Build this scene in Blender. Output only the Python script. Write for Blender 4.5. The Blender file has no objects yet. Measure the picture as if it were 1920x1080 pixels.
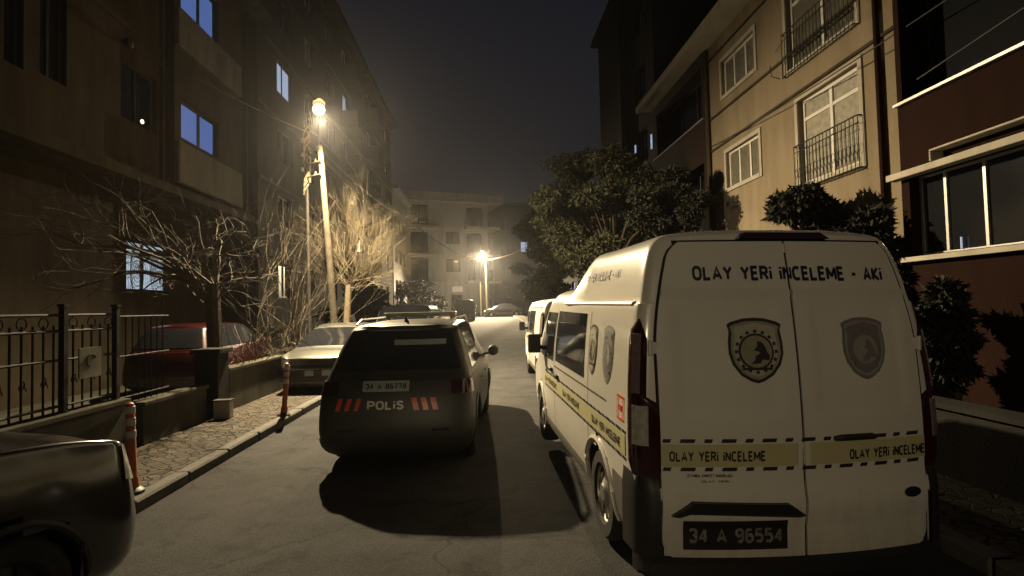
import bpy, math, random
from mathutils import Vector, Matrix
from mathutils.bvhtree import BVHTree
R_ = math.radians
scn = bpy.context.scene
col = scn.collection

# ------------------------------------------------------------------ camera
cam_d = bpy.data.cameras.new("camera")
cam = bpy.data.objects.new("camera", cam_d)
col.objects.link(cam)
scn.camera = cam
cam_d.sensor_width = 36
cam_d.lens = 36 * 1000 / 1920
cam_d.clip_start = 0.05
cam_d.clip_end = 3000
cr_ = Vector((0.9982486, -0.05388468, -0.02441665))
cu_ = Vector((0.02244368, -0.03692098, 0.99906613))
cf_ = Vector((0.05473584, 0.99786436, 0.03564695))
cam.matrix_world = Matrix(((cr_.x, cu_.x, -cf_.x, 0), (cr_.y, cu_.y, -cf_.y, 0), (cr_.z, cu_.z, -cf_.z, 1.8), (0, 0, 0, 1)))

# ------------------------------------------------------------------ night sky
world = bpy.data.worlds.new("World")
scn.world = world
world.use_nodes = True
nt = world.node_tree
nt.nodes.clear()
wo = nt.nodes.new('ShaderNodeOutputWorld')
bg = nt.nodes.new('ShaderNodeBackground')
sky = nt.nodes.new('ShaderNodeTexSky')
sky.sky_type = 'NISHITA'
sky.sun_disc = False
sky.sun_elevation = R_(-4)
sky.sun_rotation = R_(150)
bg.inputs['Strength'].default_value = 0.012
nt.links.new(sky.outputs[0], bg.inputs['Color'])
bg2 = nt.nodes.new('ShaderNodeBackground')          # light-polluted low cloud over the town
tc = nt.nodes.new('ShaderNodeTexCoord')
sx = nt.nodes.new('ShaderNodeSeparateXYZ')
nt.links.new(tc.outputs['Generated'], sx.inputs[0])
ramp = nt.nodes.new('ShaderNodeValToRGB')
ramp.color_ramp.elements[0].position = 0.0
ramp.color_ramp.elements[0].color = (0.0032, 0.0031, 0.0033, 1)
ramp.color_ramp.elements[1].position = 0.55
ramp.color_ramp.elements[1].color = (0.0012, 0.0012, 0.0018, 1)
nt.links.new(sx.outputs['Z'], ramp.inputs[0])
nt.links.new(ramp.outputs[0], bg2.inputs['Color'])
bg2.inputs['Strength'].default_value = 1.0
addn = nt.nodes.new('ShaderNodeAddShader')
nt.links.new(bg.outputs[0], addn.inputs[0])
nt.links.new(bg2.outputs[0], addn.inputs[1])
nt.links.new(addn.outputs[0], wo.inputs['Surface'])

scn.view_settings.view_transform = 'Standard'
scn.view_settings.look = 'None'
scn.view_settings.exposure = 2.5
scn.view_settings.gamma = 1
scn.render.engine = 'CYCLES'
scn.cycles.use_denoising = True
scn.cycles.max_bounces = 6
scn.cycles.volume_bounces = 0
scn.cycles.sample_clamp_indirect = 4

LAMP_COL = (1.0, 0.785, 0.47)
LAMP1_W, LAMP2_W, LAMP3_W = 2500, 11000, 160
HAZE = 0.0005

# ------------------------------------------------------------------ materials
MATS = {}
def mat(name, c, rough=0.6, metal=0.0, var=0.15, vs=4.0, bump=0.0, bs=30.0, coat=0.0, spec=0.5, emit=None, es=1.0):
    if name in MATS: return MATS[name]
    m = bpy.data.materials.new(name); m.use_nodes = True
    n = m.node_tree; b = n.nodes['Principled BSDF']
    b.inputs['Roughness'].default_value = rough
    b.inputs['Metallic'].default_value = metal
    b.inputs['Coat Weight'].default_value = coat
    b.inputs['Coat Roughness'].default_value = 0.12
    b.inputs['Specular IOR Level'].default_value = spec
    t = n.nodes.new('ShaderNodeTexCoord')
    if var > 0:
        nz = n.nodes.new('ShaderNodeTexNoise'); nz.inputs['Scale'].default_value = vs; nz.inputs['Detail'].default_value = 5
        n.links.new(t.outputs['Object'], nz.inputs['Vector'])
        rp = n.nodes.new('ShaderNodeValToRGB')
        rp.color_ramp.elements[0].position = 0.3; rp.color_ramp.elements[1].position = 0.7
        rp.color_ramp.elements[0].color = (*[x * (1 - var) for x in c], 1)
        rp.color_ramp.elements[1].color = (*[min(1, x * (1 + var)) for x in c], 1)
        n.links.new(nz.outputs[0], rp.inputs[0]); n.links.new(rp.outputs[0], b.inputs['Base Color'])
    else:
        b.inputs['Base Color'].default_value = (*c, 1)
    if bump > 0:
        n2 = n.nodes.new('ShaderNodeTexNoise'); n2.inputs['Scale'].default_value = bs; n2.inputs['Detail'].default_value = 4
        n.links.new(t.outputs['Object'], n2.inputs['Vector'])
        bp = n.nodes.new('ShaderNodeBump'); bp.inputs['Strength'].default_value = bump; bp.inputs['Distance'].default_value = 0.02
        n.links.new(n2.outputs[0], bp.inputs['Height']); n.links.new(bp.outputs[0], b.inputs['Normal'])
    if emit:
        b.inputs['Emission Color'].default_value = (*emit, 1); b.inputs['Emission Strength'].default_value = es
    MATS[name] = m
    return m

def stucco(name, c, stain=0.35):
    if name in MATS: return MATS[name]
    m = mat(name, c, 0.9, var=0.0, bump=0.35, bs=60, spec=.12)
    n = m.node_tree; b = n.nodes['Principled BSDF']
    t = n.nodes.new('ShaderNodeTexCoord'); mp = n.nodes.new('ShaderNodeMapping'); mp.inputs['Scale'].default_value = (1.2, 1.2, 0.28)
    n.links.new(t.outputs['Object'], mp.inputs[0])
    a = n.nodes.new('ShaderNodeTexNoise'); a.inputs['Scale'].default_value = 1.6; a.inputs['Detail'].default_value = 7; a.inputs['Roughness'].default_value = .65
    n.links.new(mp.outputs[0], a.inputs['Vector'])
    r = n.nodes.new('ShaderNodeValToRGB'); r.color_ramp.elements[0].position = .32; r.color_ramp.elements[1].position = .62
    r.color_ramp.elements[0].color = (*[x * (1 - stain) for x in c], 1); r.color_ramp.elements[1].color = (*c, 1)
    n.links.new(a.outputs[0], r.inputs[0]); n.links.new(r.outputs[0], b.inputs['Base Color'])
    return m

def asphalt():
    m = bpy.data.materials.new('asphalt'); m.use_nodes = True
    n = m.node_tree; b = n.nodes['Principled BSDF']; t = n.nodes.new('ShaderNodeTexCoord')
    big = n.nodes.new('ShaderNodeTexNoise'); big.inputs['Scale'].default_value = .9; big.inputs['Detail'].default_value = 6; big.inputs['Roughness'].default_value = .6
    grain = n.nodes.new('ShaderNodeTexVoronoi'); grain.inputs['Scale'].default_value = 75
    fine = n.nodes.new('ShaderNodeTexNoise'); fine.inputs['Scale'].default_value = 140; fine.inputs['Detail'].default_value = 3
    for q in (big, grain, fine): n.links.new(t.outputs['Object'], q.inputs['Vector'])
    r1 = n.nodes.new('ShaderNodeValToRGB'); r1.color_ramp.elements[0].position = .35; r1.color_ramp.elements[1].position = .68
    r1.color_ramp.elements[0].color = (.034, .034, .034, 1); r1.color_ramp.elements[1].color = (.060, .059, .059, 1)
    r2 = n.nodes.new('ShaderNodeValToRGB'); r2.color_ramp.elements[0].position = .1; r2.color_ramp.elements[1].position = .75
    r2.color_ramp.elements[0].color = (.72, .72, .72, 1); r2.color_ramp.elements[1].color = (1.25, 1.25, 1.25, 1)
    n.links.new(big.outputs[0], r1.inputs[0]); n.links.new(grain.outputs['Distance'], r2.inputs[0])
    mx = n.nodes.new('ShaderNodeMix'); mx.data_type = 'RGBA'; mx.blend_type = 'MULTIPLY'; mx.inputs[0].default_value = 1
    n.links.new(r1.outputs[0], mx.inputs[6]); n.links.new(r2.outputs[0], mx.inputs[7]); n.links.new(mx.outputs[2], b.inputs['Base Color'])
    b.inputs['Roughness'].default_value = .92; b.inputs['Specular IOR Level'].default_value = .2
    wp = n.nodes.new('ShaderNodeTexNoise'); wp.inputs['Scale'].default_value = 1.7; wp.inputs['Detail'].default_value = 4; n.links.new(t.outputs['Object'], wp.inputs['Vector'])
    ws = n.nodes.new('ShaderNodeVectorMath'); ws.operation = 'SCALE'; ws.inputs['Scale'].default_value = .9; n.links.new(wp.outputs['Color'], ws.inputs[0])
    wa = n.nodes.new('ShaderNodeVectorMath'); wa.operation = 'ADD'; n.links.new(t.outputs['Object'], wa.inputs[0]); n.links.new(ws.outputs[0], wa.inputs[1])
    ck = n.nodes.new('ShaderNodeTexVoronoi'); ck.feature = 'DISTANCE_TO_EDGE'; ck.inputs['Scale'].default_value = .55; n.links.new(wa.outputs[0], ck.inputs['Vector'])
    pc_ = n.nodes.new('ShaderNodeTexVoronoi'); pc_.inputs['Scale'].default_value = .55; n.links.new(wa.outputs[0], pc_.inputs['Vector'])
    c1_ = n.nodes.new('ShaderNodeValToRGB'); c1_.color_ramp.elements[0].position = .0; c1_.color_ramp.elements[1].position = .012
    c1_.color_ramp.elements[0].color = (.45, .45, .45, 1); c1_.color_ramp.elements[1].color = (1, 1, 1, 1); n.links.new(ck.outputs['Distance'], c1_.inputs[0])
    st = n.nodes.new('ShaderNodeTexNoise'); st.inputs['Scale'].default_value = 2.3; st.inputs['Detail'].default_value = 8; st.inputs['Roughness'].default_value = .7; n.links.new(t.outputs['Object'], st.inputs['Vector'])
    c2_ = n.nodes.new('ShaderNodeValToRGB'); c2_.color_ramp.elements[0].position = .30; c2_.color_ramp.elements[1].position = .48
    c2_.color_ramp.elements[0].color = (.38, .37, .36, 1); c2_.color_ramp.elements[1].color = (1, 1, 1, 1); n.links.new(st.outputs[0], c2_.inputs[0])
    prev = mx.outputs[2]
    for q in (c1_, c2_):
        m2 = n.nodes.new('ShaderNodeMix'); m2.data_type = 'RGBA'; m2.blend_type = 'MULTIPLY'; m2.inputs[0].default_value = .8
        n.links.new(prev, m2.inputs[6]); n.links.new(q.outputs[0], m2.inputs[7]); prev = m2.outputs[2]
    n.links.new(prev, b.inputs['Base Color'])
    ad = n.nodes.new('ShaderNodeMath'); ad.operation = 'ADD'
    n.links.new(grain.outputs['Distance'], ad.inputs[0]); n.links.new(fine.outputs[0], ad.inputs[1])
    bp = n.nodes.new('ShaderNodeBump'); bp.inputs['Strength'].default_value = .5; bp.inputs['Distance'].default_value = .008
    n.links.new(ad.outputs[0], bp.inputs['Height']); n.links.new(bp.outputs[0], b.inputs['Normal'])
    return m

def paving():
    m = bpy.data.materials.new('paving_stone'); m.use_nodes = True
    n = m.node_tree; b = n.nodes['Principled BSDF']; t = n.nodes.new('ShaderNodeTexCoord')
    w = n.nodes.new('ShaderNodeTexNoise'); w.inputs['Scale'].default_value = 2.5
    mp = n.nodes.new('ShaderNodeMapping'); mp.inputs['Rotation'].default_value = (0, 0, R_(38))
    n.links.new(t.outputs['Object'], mp.inputs[0]); n.links.new(mp.outputs[0], w.inputs['Vector'])
    ml = n.nodes.new('ShaderNodeVectorMath'); ml.operation = 'SCALE'; ml.inputs['Scale'].default_value = .16
    n.links.new(w.outputs['Color'], ml.inputs[0])
    av = n.nodes.new('ShaderNodeVectorMath'); av.operation = 'ADD'
    n.links.new(mp.outputs[0], av.inputs[0]); n.links.new(ml.outputs[0], av.inputs[1])
    v = n.nodes.new('ShaderNodeTexVoronoi'); v.feature = 'DISTANCE_TO_EDGE'; v.inputs['Scale'].default_value = 8.5; v.inputs['Randomness'].default_value = .75
    v2 = n.nodes.new('ShaderNodeTexVoronoi'); v2.inputs['Scale'].default_value = 8.5; v2.inputs['Randomness'].default_value = .75
    n.links.new(av.outputs[0], v.inputs['Vector']); n.links.new(av.outputs[0], v2.inputs['Vector'])
    r = n.nodes.new('ShaderNodeValToRGB'); r.color_ramp.elements[0].position = .015; r.color_ramp.elements[1].position = .07
    r.color_ramp.elements[0].color = (.3, .3, .3, 1); r.color_ramp.elements[1].color = (1, 1, 1, 1)
    n.links.new(v.outputs['Distance'], r.inputs[0])
    hs = n.nodes.new('ShaderNodeValToRGB'); hs.color_ramp.elements[0].color = (.05, .042, .033, 1); hs.color_ramp.elements[1].color = (.10, .085, .066, 1)
    sp = n.nodes.new('ShaderNodeSeparateColor'); n.links.new(v2.outputs['Color'], sp.inputs[0]); n.links.new(sp.outputs[0], hs.inputs[0])
    mx = n.nodes.new('ShaderNodeMix'); mx.data_type = 'RGBA'; mx.blend_type = 'MULTIPLY'; mx.inputs[0].default_value = 1
    b.inputs['Specular IOR Level'].default_value = .15
    n.links.new(hs.outputs[0], mx.inputs[6]); n.links.new(r.outputs[0], mx.inputs[7]); n.links.new(mx.outputs[2], b.inputs['Base Color'])
    b.inputs['Roughness'].default_value = .8
    bp = n.nodes.new('ShaderNodeBump'); bp.inputs['Strength'].default_value = .9; bp.inputs['Distance'].default_value = .03
    n.links.new(r.outputs[0], bp.inputs['Height']); n.links.new(bp.outputs[0], b.inputs['Normal'])
    return m

def curtain(name, c, e):
    """a lit window seen through a drawn curtain: brightness folds"""
    m = bpy.data.materials.new(name); m.use_nodes = True
    n = m.node_tree; b = n.nodes['Principled BSDF']; t = n.nodes.new('ShaderNodeTexCoord')
    w = n.nodes.new('ShaderNodeTexWave'); w.bands_direction = 'Y'; w.inputs['Scale'].default_value = 3.5; w.inputs['Distortion'].default_value = 2.5
    n.links.new(t.outputs['Object'], w.inputs['Vector'])
    r = n.nodes.new('ShaderNodeValToRGB')
    r.color_ramp.elements[0].color = (*[x * .40 for x in c], 1); r.color_ramp.elements[1].color = (*c, 1)
    n.links.new(w.outputs['Color'], r.inputs[0]); n.links.new(r.outputs[0], b.inputs['Emission Color'])
    b.inputs['Emission Strength'].default_value = e; b.inputs['Base Color'].default_value = (.2, .2, .2, 1); b.inputs['Roughness'].default_value = .3
    return m

M_ASPH = asphalt(); M_PAVE = paving()
M_SOIL = mat('soil', (.05, .045, .035), .95, var=.3, bump=.5)
M_KERB = mat('kerb_concrete', (.09, .085, .075), .85, var=.2, vs=8, bump=.3)
M_CONC = stucco('old_concrete', (.085, .08, .062), .45)
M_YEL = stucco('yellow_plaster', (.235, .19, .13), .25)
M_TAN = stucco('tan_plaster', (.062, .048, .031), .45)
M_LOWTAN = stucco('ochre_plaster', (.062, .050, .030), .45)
M_GREYB = stucco('grey_plaster', (.042, .038, .035), .35)
M_CREAM = stucco('cream_plaster', (.42, .42, .43), .25)
M_BROWN = stucco('brown_plaster', (.018, .0065, .004), .3)
M_DARKB = stucco('dark_plaster', (.032, .03, .028), .3)
M_TRIM = stucco('white_trim', (.40, .37, .31), .2)
M_BALC = stucco('balcony_white', (.50, .46, .38), .3)
M_BALCA = stucco('balcony_grey', (.17, .16, .14), .35)
M_FRW = mat('white_window_frame', (.62, .60, .56), .45, var=.05)
M_FRD = mat('dark_window_frame', (.035, .03, .028), .5, var=.1)
M_ALU = mat('aluminium', (.45, .44, .42), .4, .6, var=.1)
M_GLASS = mat('dark_glass', (.012, .013, .016), .08, var=0)
M_ROOMDARK = mat('dark_room', (.02, .018, .016), .9, var=.2)
M_CURT = mat('pale_curtain', (.30, .28, .23), .35, var=.25, vs=9, coat=.8)
M_CURTD = mat('dim_curtain', (.14, .13, .10), .35, var=.3, vs=9, coat=.8)
M_LITB = curtain('blue_lit_curtain', (.020, .042, .120), .62)
M_LITW = curtain('white_lit_curtain', (.085, .105, .125), 1.0)
M_LITS = mat('small_lit_pane', (.2, .2, .2), .4, var=0, emit=(.2, .24, .34), es=.25)
M_IRON = mat('wrought_iron', (.012, .010, .009), .75, .2, var=.2)
M_ROOF = mat('roof_tile', (.10, .05, .035), .9, var=.3, bump=.6)
M_WHITE = mat('white_vehicle_paint', (.72, .70, .63), .32, var=.035, vs=1.5, coat=.6)
def grime(m, z0, z1, c):
    n = m.node_tree; b = n.nodes['Principled BSDF']; t = n.nodes.new('ShaderNodeTexCoord'); sp = n.nodes.new('ShaderNodeSeparateXYZ'); n.links.new(t.outputs['Object'], sp.inputs[0])
    mr = n.nodes.new('ShaderNodeMapRange'); mr.inputs[1].default_value = z0; mr.inputs[2].default_value = z1; mr.inputs[3].default_value = 1; mr.inputs[4].default_value = 0; n.links.new(sp.outputs['Z'], mr.inputs[0])
    mp = n.nodes.new('ShaderNodeMapping'); mp.inputs['Scale'].default_value = (4, 4, 1.1); n.links.new(t.outputs['Object'], mp.inputs[0])
    nz = n.nodes.new('ShaderNodeTexNoise'); nz.inputs['Scale'].default_value = 3; nz.inputs['Detail'].default_value = 8; nz.inputs['Roughness'].default_value = .7; n.links.new(mp.outputs[0], nz.inputs['Vector'])
    ad = n.nodes.new('ShaderNodeMath'); ad.operation = 'MULTIPLY_ADD'; ad.inputs[1].default_value = 1.6; ad.inputs[2].default_value = -1.02; n.links.new(nz.outputs[0], ad.inputs[0])
    a2 = n.nodes.new('ShaderNodeMath'); a2.operation = 'ADD'; a2.use_clamp = True; n.links.new(ad.outputs[0], a2.inputs[0]); n.links.new(mr.outputs[0], a2.inputs[1])
    src = b.inputs['Base Color'].links[0].from_socket
    mx = n.nodes.new('ShaderNodeMix'); mx.data_type = 'RGBA'; n.links.new(src, mx.inputs[6]); mx.inputs[7].default_value = (*c, 1)
    sc = n.nodes.new('ShaderNodeMath'); sc.operation = 'MULTIPLY'; sc.inputs[1].default_value = .5; n.links.new(a2.outputs[0], sc.inputs[0]); n.links.new(sc.outputs[0], mx.inputs[0])
    n.links.new(mx.outputs[2], b.inputs['Base Color'])
grime(M_WHITE, .3, .75, (.30, .27, .21))
M_BLKP = mat('black_plastic', (.02, .019, .018), .5, var=.1, bump=.08, bs=200)
M_GRYP = mat('grey_plastic', (.11, .105, .09), .6, var=.1)
M_SEAM = mat('panel_gap', (.012, .01, .008), .9, var=0)
M_TYRE = mat('tyre_rubber', (.018, .017, .016), .85, var=.15, bump=.2)
M_RIM = mat('silver_rim', (.5, .49, .46), .35, .75, var=.08)
M_RED = mat('red_lens', (.028, .004, .004), .15, var=.1, coat=.8)
M_LENS = mat('smoked_lens', (.16, .13, .13), .15, var=.2, vs=30, coat=.8)
M_CLEAR = mat('clear_lens', (.55, .55, .48), .12, .3, var=.25, vs=25, coat=.8)
M_NAVY = mat('navy_decal', (.015, .015, .035), .4, var=0)
M_INK = mat('dark_decal', (.03, .026, .03), .4, var=0)
M_TAPE = mat('yellow_decal', (.52, .49, .27), .4, var=.04)
M_REFR = mat('red_reflective', (.75, .10, .05), .3, var=.05, emit=None)
M_LETW = mat('white_lettering', (.75, .74, .66), .35, var=0)
M_PLW = mat('pale_plate', (.35, .40, .38), .4, var=.05)
M_PLB = mat('black_plate', (.018, .014, .012), .4, var=.05)
M_POL = mat('dark_grey_car_paint', (.044, .046, .040), .42, .35, var=.05, coat=.0)
M_SILV = mat('silver_car_paint', (.13, .13, .115), .33, .65, var=.05, coat=.7)
M_REDC = mat('red_car_paint', (.032, .003, .003), .3, .1, var=.05, coat=.8)
M_BLKC = mat('black_car_paint', (.018, .016, .018), .22, .2, var=.05, coat=1.0)
M_DKC = mat('dark_blue_car_paint', (.03, .035, .06), .3, .3, var=.05, coat=.8)
M_BLUV = mat('slate_blue_van_paint', (.13, .15, .24), .35, .1, var=.05, coat=.5)
M_GRC = mat('grey_car_paint', (.14, .15, .16), .3, .4, var=.05, coat=.8)
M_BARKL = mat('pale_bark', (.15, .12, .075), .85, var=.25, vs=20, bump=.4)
M_BARKD = mat('dark_bark', (.07, .05, .035), .9, var=.3, vs=15, bump=.6)
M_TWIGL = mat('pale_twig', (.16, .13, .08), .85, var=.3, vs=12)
M_TWIG = mat('twig_bark', (.075, .058, .038), .85, var=.3, vs=12)
M_LEAF = mat('evergreen_leaf', (.038, .040, .015), .8, var=.5, vs=3)
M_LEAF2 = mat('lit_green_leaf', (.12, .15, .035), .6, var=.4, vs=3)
M_LEAFD = mat('dark_leaf', (.014, .015, .008), .85, var=.4, vs=3)
M_WOOD = mat('pole_wood', (.085, .07, .045), .85, var=.3, vs=6, bump=.4)
M_STEEL = mat('pole_steel', (.05, .045, .038), .6, .5, var=.2)
M_ORNG = mat('orange_plastic', (.40, .10, .03), .5, var=.25, vs=15)
M_BAND = mat('grey_reflective_band', (.45, .42, .38), .4, var=.1)
M_WIRE = mat('cable_rubber', (.03, .028, .026), .7, var=0)
M_WIREL = mat('pale_cable', (.40, .30, .2), .6, var=0)
M_SIGNP = mat('weathered_sign', (.17, .155, .11), .7, var=.3, vs=10)

# ------------------------------------------------------------------ helpers
def tag(o, label=None, cat=None, group=None, kind=None):
    if label: o['label'] = label
    if cat: o['category'] = cat
    if group: o['group'] = group
    if kind: o['kind'] = kind
    return o

def empty(name, loc, rz=0.0, label=None, cat=None, group=None):
    o = bpy.data.objects.new(name, None); col.objects.link(o)
    o.location = loc; o.rotation_euler = (0, 0, rz); o.empty_display_size = .2
    return tag(o, label, cat, group)

class MB:
    def __init__(s): s.v = []; s.f = []; s.m = []
    def add(s, vs, fs, mi=0):
        k = len(s.v); s.v += [tuple(p) for p in vs]; s.f += [tuple(i + k for i in f) for f in fs]; s.m += [mi] * len(fs); return s
    def box(s, x0, x1, y0, y1, z0, z1, mi=0):
        v = [(x0, y0, z0), (x1, y0, z0), (x1, y1, z0), (x0, y1, z0), (x0, y0, z1), (x1, y0, z1), (x1, y1, z1), (x0, y1, z1)]
        return s.add(v, [(0, 3, 2, 1), (4, 5, 6, 7), (0, 1, 5, 4), (1, 2, 6, 5), (2, 3, 7, 6), (3, 0, 4, 7)], mi)
    def tube(s, pts, rad, n=8, cap=True, mi=0):
        pts = [Vector(p) for p in pts]
        if not hasattr(rad, '__len__'): rad = [rad] * len(pts)
        vs = []; fs = []
        for i, p in enumerate(pts):
            d = (pts[min(i + 1, len(pts) - 1)] - pts[max(i - 1, 0)])
            d = d.normalized() if d.length > 1e-9 else Vector((0, 0, 1))
            a = d.cross(Vector((0, 0, 1)) if abs(d.z) < .9 else Vector((1, 0, 0))).normalized(); b = d.cross(a)
            for k in range(n):
                t = 2 * math.pi * k / n; vs.append(p + (a * math.cos(t) + b * math.sin(t)) * rad[i])
        for i in range(len(pts) - 1):
            for k in range(n):
                k2 = (k + 1) % n; fs.append((i * n + k, i * n + k2, (i + 1) * n + k2, (i + 1) * n + k))
        if cap: fs.append(tuple(range(n))[::-1]); fs.append(tuple((len(pts) - 1) * n + k for k in range(n)))
        return s.add(vs, fs, mi)
    def lathe(s, prof, org, axis='Z', n=24, mi=0, cap=True):
        """prof = [(r, h)] spun about an axis through org"""
        vs = []; fs = []
        for r, h in prof:
            for k in range(n):
                t = 2 * math.pi * k / n; c, d = r * math.cos(t), r * math.sin(t)
                vs.append((org[0] + (h if axis == 'X' else c), org[1] + (d if axis != 'Y' else h), org[2] + (h if axis == 'Z' else (c if axis == 'X' else d)))
                          if axis != 'X' else (org[0] + h, org[1] + c, org[2] + d))
        for i in range(len(prof) - 1):
            for k in range(n):
                k2 = (k + 1) % n; fs.append((i * n + k, i * n + k2, (i + 1) * n + k2, (i + 1) * n + k))
        if cap: fs.append(tuple(range(n))); fs.append(tuple((len(prof) - 1) * n + k for k in range(n)))
        return s.add(vs, fs, mi)
    def grid(s, P, mi=0):
        nr, nc = len(P), len(P[0]); vs = [p for r in P for p in r]
        return s.add(vs, [(i * nc + j, i * nc + j + 1, (i + 1) * nc + j + 1, (i + 1) * nc + j) for i in range(nr - 1) for j in range(nc - 1)], mi)
    def build(s, name, mats, parent=None, smooth=False, world=True, bevel=0):
        if not hasattr(mats, '__len__'): mats = [mats]
        me = bpy.data.meshes.new(name)
        off = Vector((0, 0, 0))
        if parent is not None and world:
            q = parent
            while q is not None: off += q.location; q = q.parent
        me.from_pydata([(a - off.x, b - off.y, c - off.z) for a, b, c in s.v], [], s.f)
        for m in mats: me.materials.append(m)
        me.polygons.foreach_set('material_index', s.m)
        if smooth: me.polygons.foreach_set('use_smooth', [True] * len(me.polygons))
        me.update()
        if smooth: me.set_sharp_from_angle(angle=R_(38))
        o = bpy.data.objects.new(name, me); col.objects.link(o)
        if parent is not None: o.parent = parent
        if bevel:
            b = o.modifiers.new('bevel', 'BEVEL'); b.width = bevel; b.segments = 2; b.limit_method = 'ANGLE'
        return o

def copy_tree(o, parent=None):
    c = o.copy(); col.objects.link(c); c.parent = parent
    for ch in list(o.children): copy_tree(ch, c)
    return c

def _oct(a0, a1, n=12, cx=.3, cz=.5, rx=.3, rz=.5):
    return [(cx + rx * math.copysign(abs(math.cos(t)) ** .75, math.cos(t)), cz + rz * math.copysign(abs(math.sin(t)) ** .75, math.sin(t))) for t in [R_(a0 + (a1 - a0) * i / n) for i in range(n + 1)]]
GL = {'O': (.6, [_oct(0, 360, 20)]), 'C': (.56, [_oct(48, 312, 16)]), 'L': (.48, [[(0, 1), (0, 0), (.48, 0)]]), 'A': (.62, [[(0, 0), (.31, 1), (.62, 0)], [(.12, .3), (.50, .3)]]),
      'Y': (.6, [[(0, 1), (.3, .5), (.6, 1)], [(.3, .5), (.3, 0)]]), 'E': (.48, [[(.48, 1), (0, 1), (0, 0), (.48, 0)], [(0, .52), (.42, .52)]]),
      'R': (.56, [[(0, 0), (0, 1), (.36, 1), (.52, .9), (.52, .62), (.36, .5), (0, .5)], [(.3, .5), (.56, 0)]]), 'i': (.0, [[(0, 0), (0, .72)], [(0, .88), (0, 1.04)]]),
      'N': (.56, [[(0, 0), (0, 1)], [(0, 1), (.56, 0)], [(.56, 0), (.56, 1)]]), 'M': (.74, [[(0, 0), (0, 1)], [(0, 1), (.37, .25)], [(.37, .25), (.74, 1)], [(.74, 1), (.74, 0)]]), 'K': (.54, [[(0, 0), (0, 1)], [(.52, 1), (.05, .48), (.54, 0)]]),
      'P': (.54, [[(0, 0), (0, 1), (.38, 1), (.54, .88), (.54, .6), (.38, .47), (0, .47)]]), 'S': (.52, [[(.5, .82), (.4, .98), (.14, 1), (.02, .84), (.04, .64), (.46, .4), (.51, .2), (.4, .02), (.13, 0), (0, .18)]]),
      '-': (.34, [[(0, .45), (.34, .45)]]), ' ': (.30, []), 'T': (.56, [[(0, 1), (.56, 1)], [(.28, 1), (.28, 0)]]), 'U': (.56, [[(0, 1), (0, .2), (.15, 0), (.41, 0), (.56, .2), (.56, 1)]]),
      'D': (.56, [[(0, 0), (0, 1), (.3, 1), (.56, .78), (.56, .22), (.3, 0), (0, 0)]]), 'G': (.58, [_oct(48, 350, 16) + [(.34, .42)]]), 'B': (.54, [[(0, 0), (0, 1), (.36, 1), (.5, .88), (.5, .64), (.36, .53), (.54, .38), (.54, .12), (.38, 0), (0, 0)], [(0, .53), (.36, .53)]]),
      '3': (.5, [[(0, .86), (.12, 1), (.38, 1), (.5, .84), (.5, .66), (.34, .53), (.5, .4), (.5, .16), (.38, 0), (.12, 0), (0, .14)]]), '4': (.54, [[(.40, 0), (.40, 1)], [(.40, 1), (0, .3), (.54, .3)]]),
      '9': (.5, [[(.5, .55), (.15, .45), (0, .6), (0, .85), (.15, 1), (.36, 1), (.5, .85), (.5, .2), (.36, 0), (.08, .04)]]), '6': (.5, [[(.42, .96), (.14, 1), (0, .8), (0, .15), (.14, 0), (.36, 0), (.5, .15), (.5, .4), (.36, .55), (0, .46)]]),
      '5': (.5, [[(.46, 1), (.04, 1), (.02, .56), (.36, .58), (.5, .42), (.5, .16), (.36, 0), (0, .06)]]), '7': (.5, [[(0, 1), (.5, 1), (.18, 0)]]), '8': (.5, [_oct(0, 360, 12, .25, .76, .22, .24), _oct(0, 360, 12, .25, .26, .25, .26)])}
_txt = {}
BOLD = .21
def text_tris(s, bold=.2):
    """painted block capitals as thick strokes; x runs 0..1 over the whole string, a capital is 1 high"""
    if (s, bold) in _txt: return _txt[(s, bold)]
    V = []; F = []; x = 0.0; h = bold / 2; lay = []
    for ch in s:
        w, pls = GL[ch]
        for li, pl in enumerate(pls):
            P = [(x + h + px_, h + pz * (1 - bold)) for px_, pz in pl]; n = len(P); k0 = len(V)
            closed = abs(P[0][0] - P[-1][0]) + abs(P[0][1] - P[-1][1]) < 1e-6
            for i in range(n):
                def nrm(p, q):
                    dx, dz = q[0] - p[0], q[1] - p[1]; L = math.hypot(dx, dz) or 1; return (-dz / L, dx / L)
                a_ = nrm(P[i - 1], P[i]) if i else (nrm(P[-2], P[-1]) if closed else None); b_ = nrm(P[i], P[i + 1]) if i < n - 1 else (nrm(P[0], P[1]) if closed else None)
                if a_ is None: a_ = b_
                if b_ is None: b_ = a_
                mx_, mz_ = a_[0] + b_[0], a_[1] + b_[1]; d2 = (mx_ * mx_ + mz_ * mz_) or 1; kk = min(2 / d2, 1.6) if d2 < 4 else .5
                kk = 2 / d2 if 2 / d2 < 1.5 else 1.5
                V += [(P[i][0] + mx_ * kk * h, P[i][1] + mz_ * kk * h), (P[i][0] - mx_ * kk * h, P[i][1] - mz_ * kk * h)]; lay += [li, li]
            F += [(k0 + 2 * i, k0 + 2 * i + 1, k0 + 2 * i + 3, k0 + 2 * i + 2) for i in range(n - 1)]
        x += w + bold + .085
    x -= .085
    _txt[(s, bold)] = ([(v[0] / x, v[1]) for v in V], F, lay); return _txt[(s, bold)]

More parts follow.
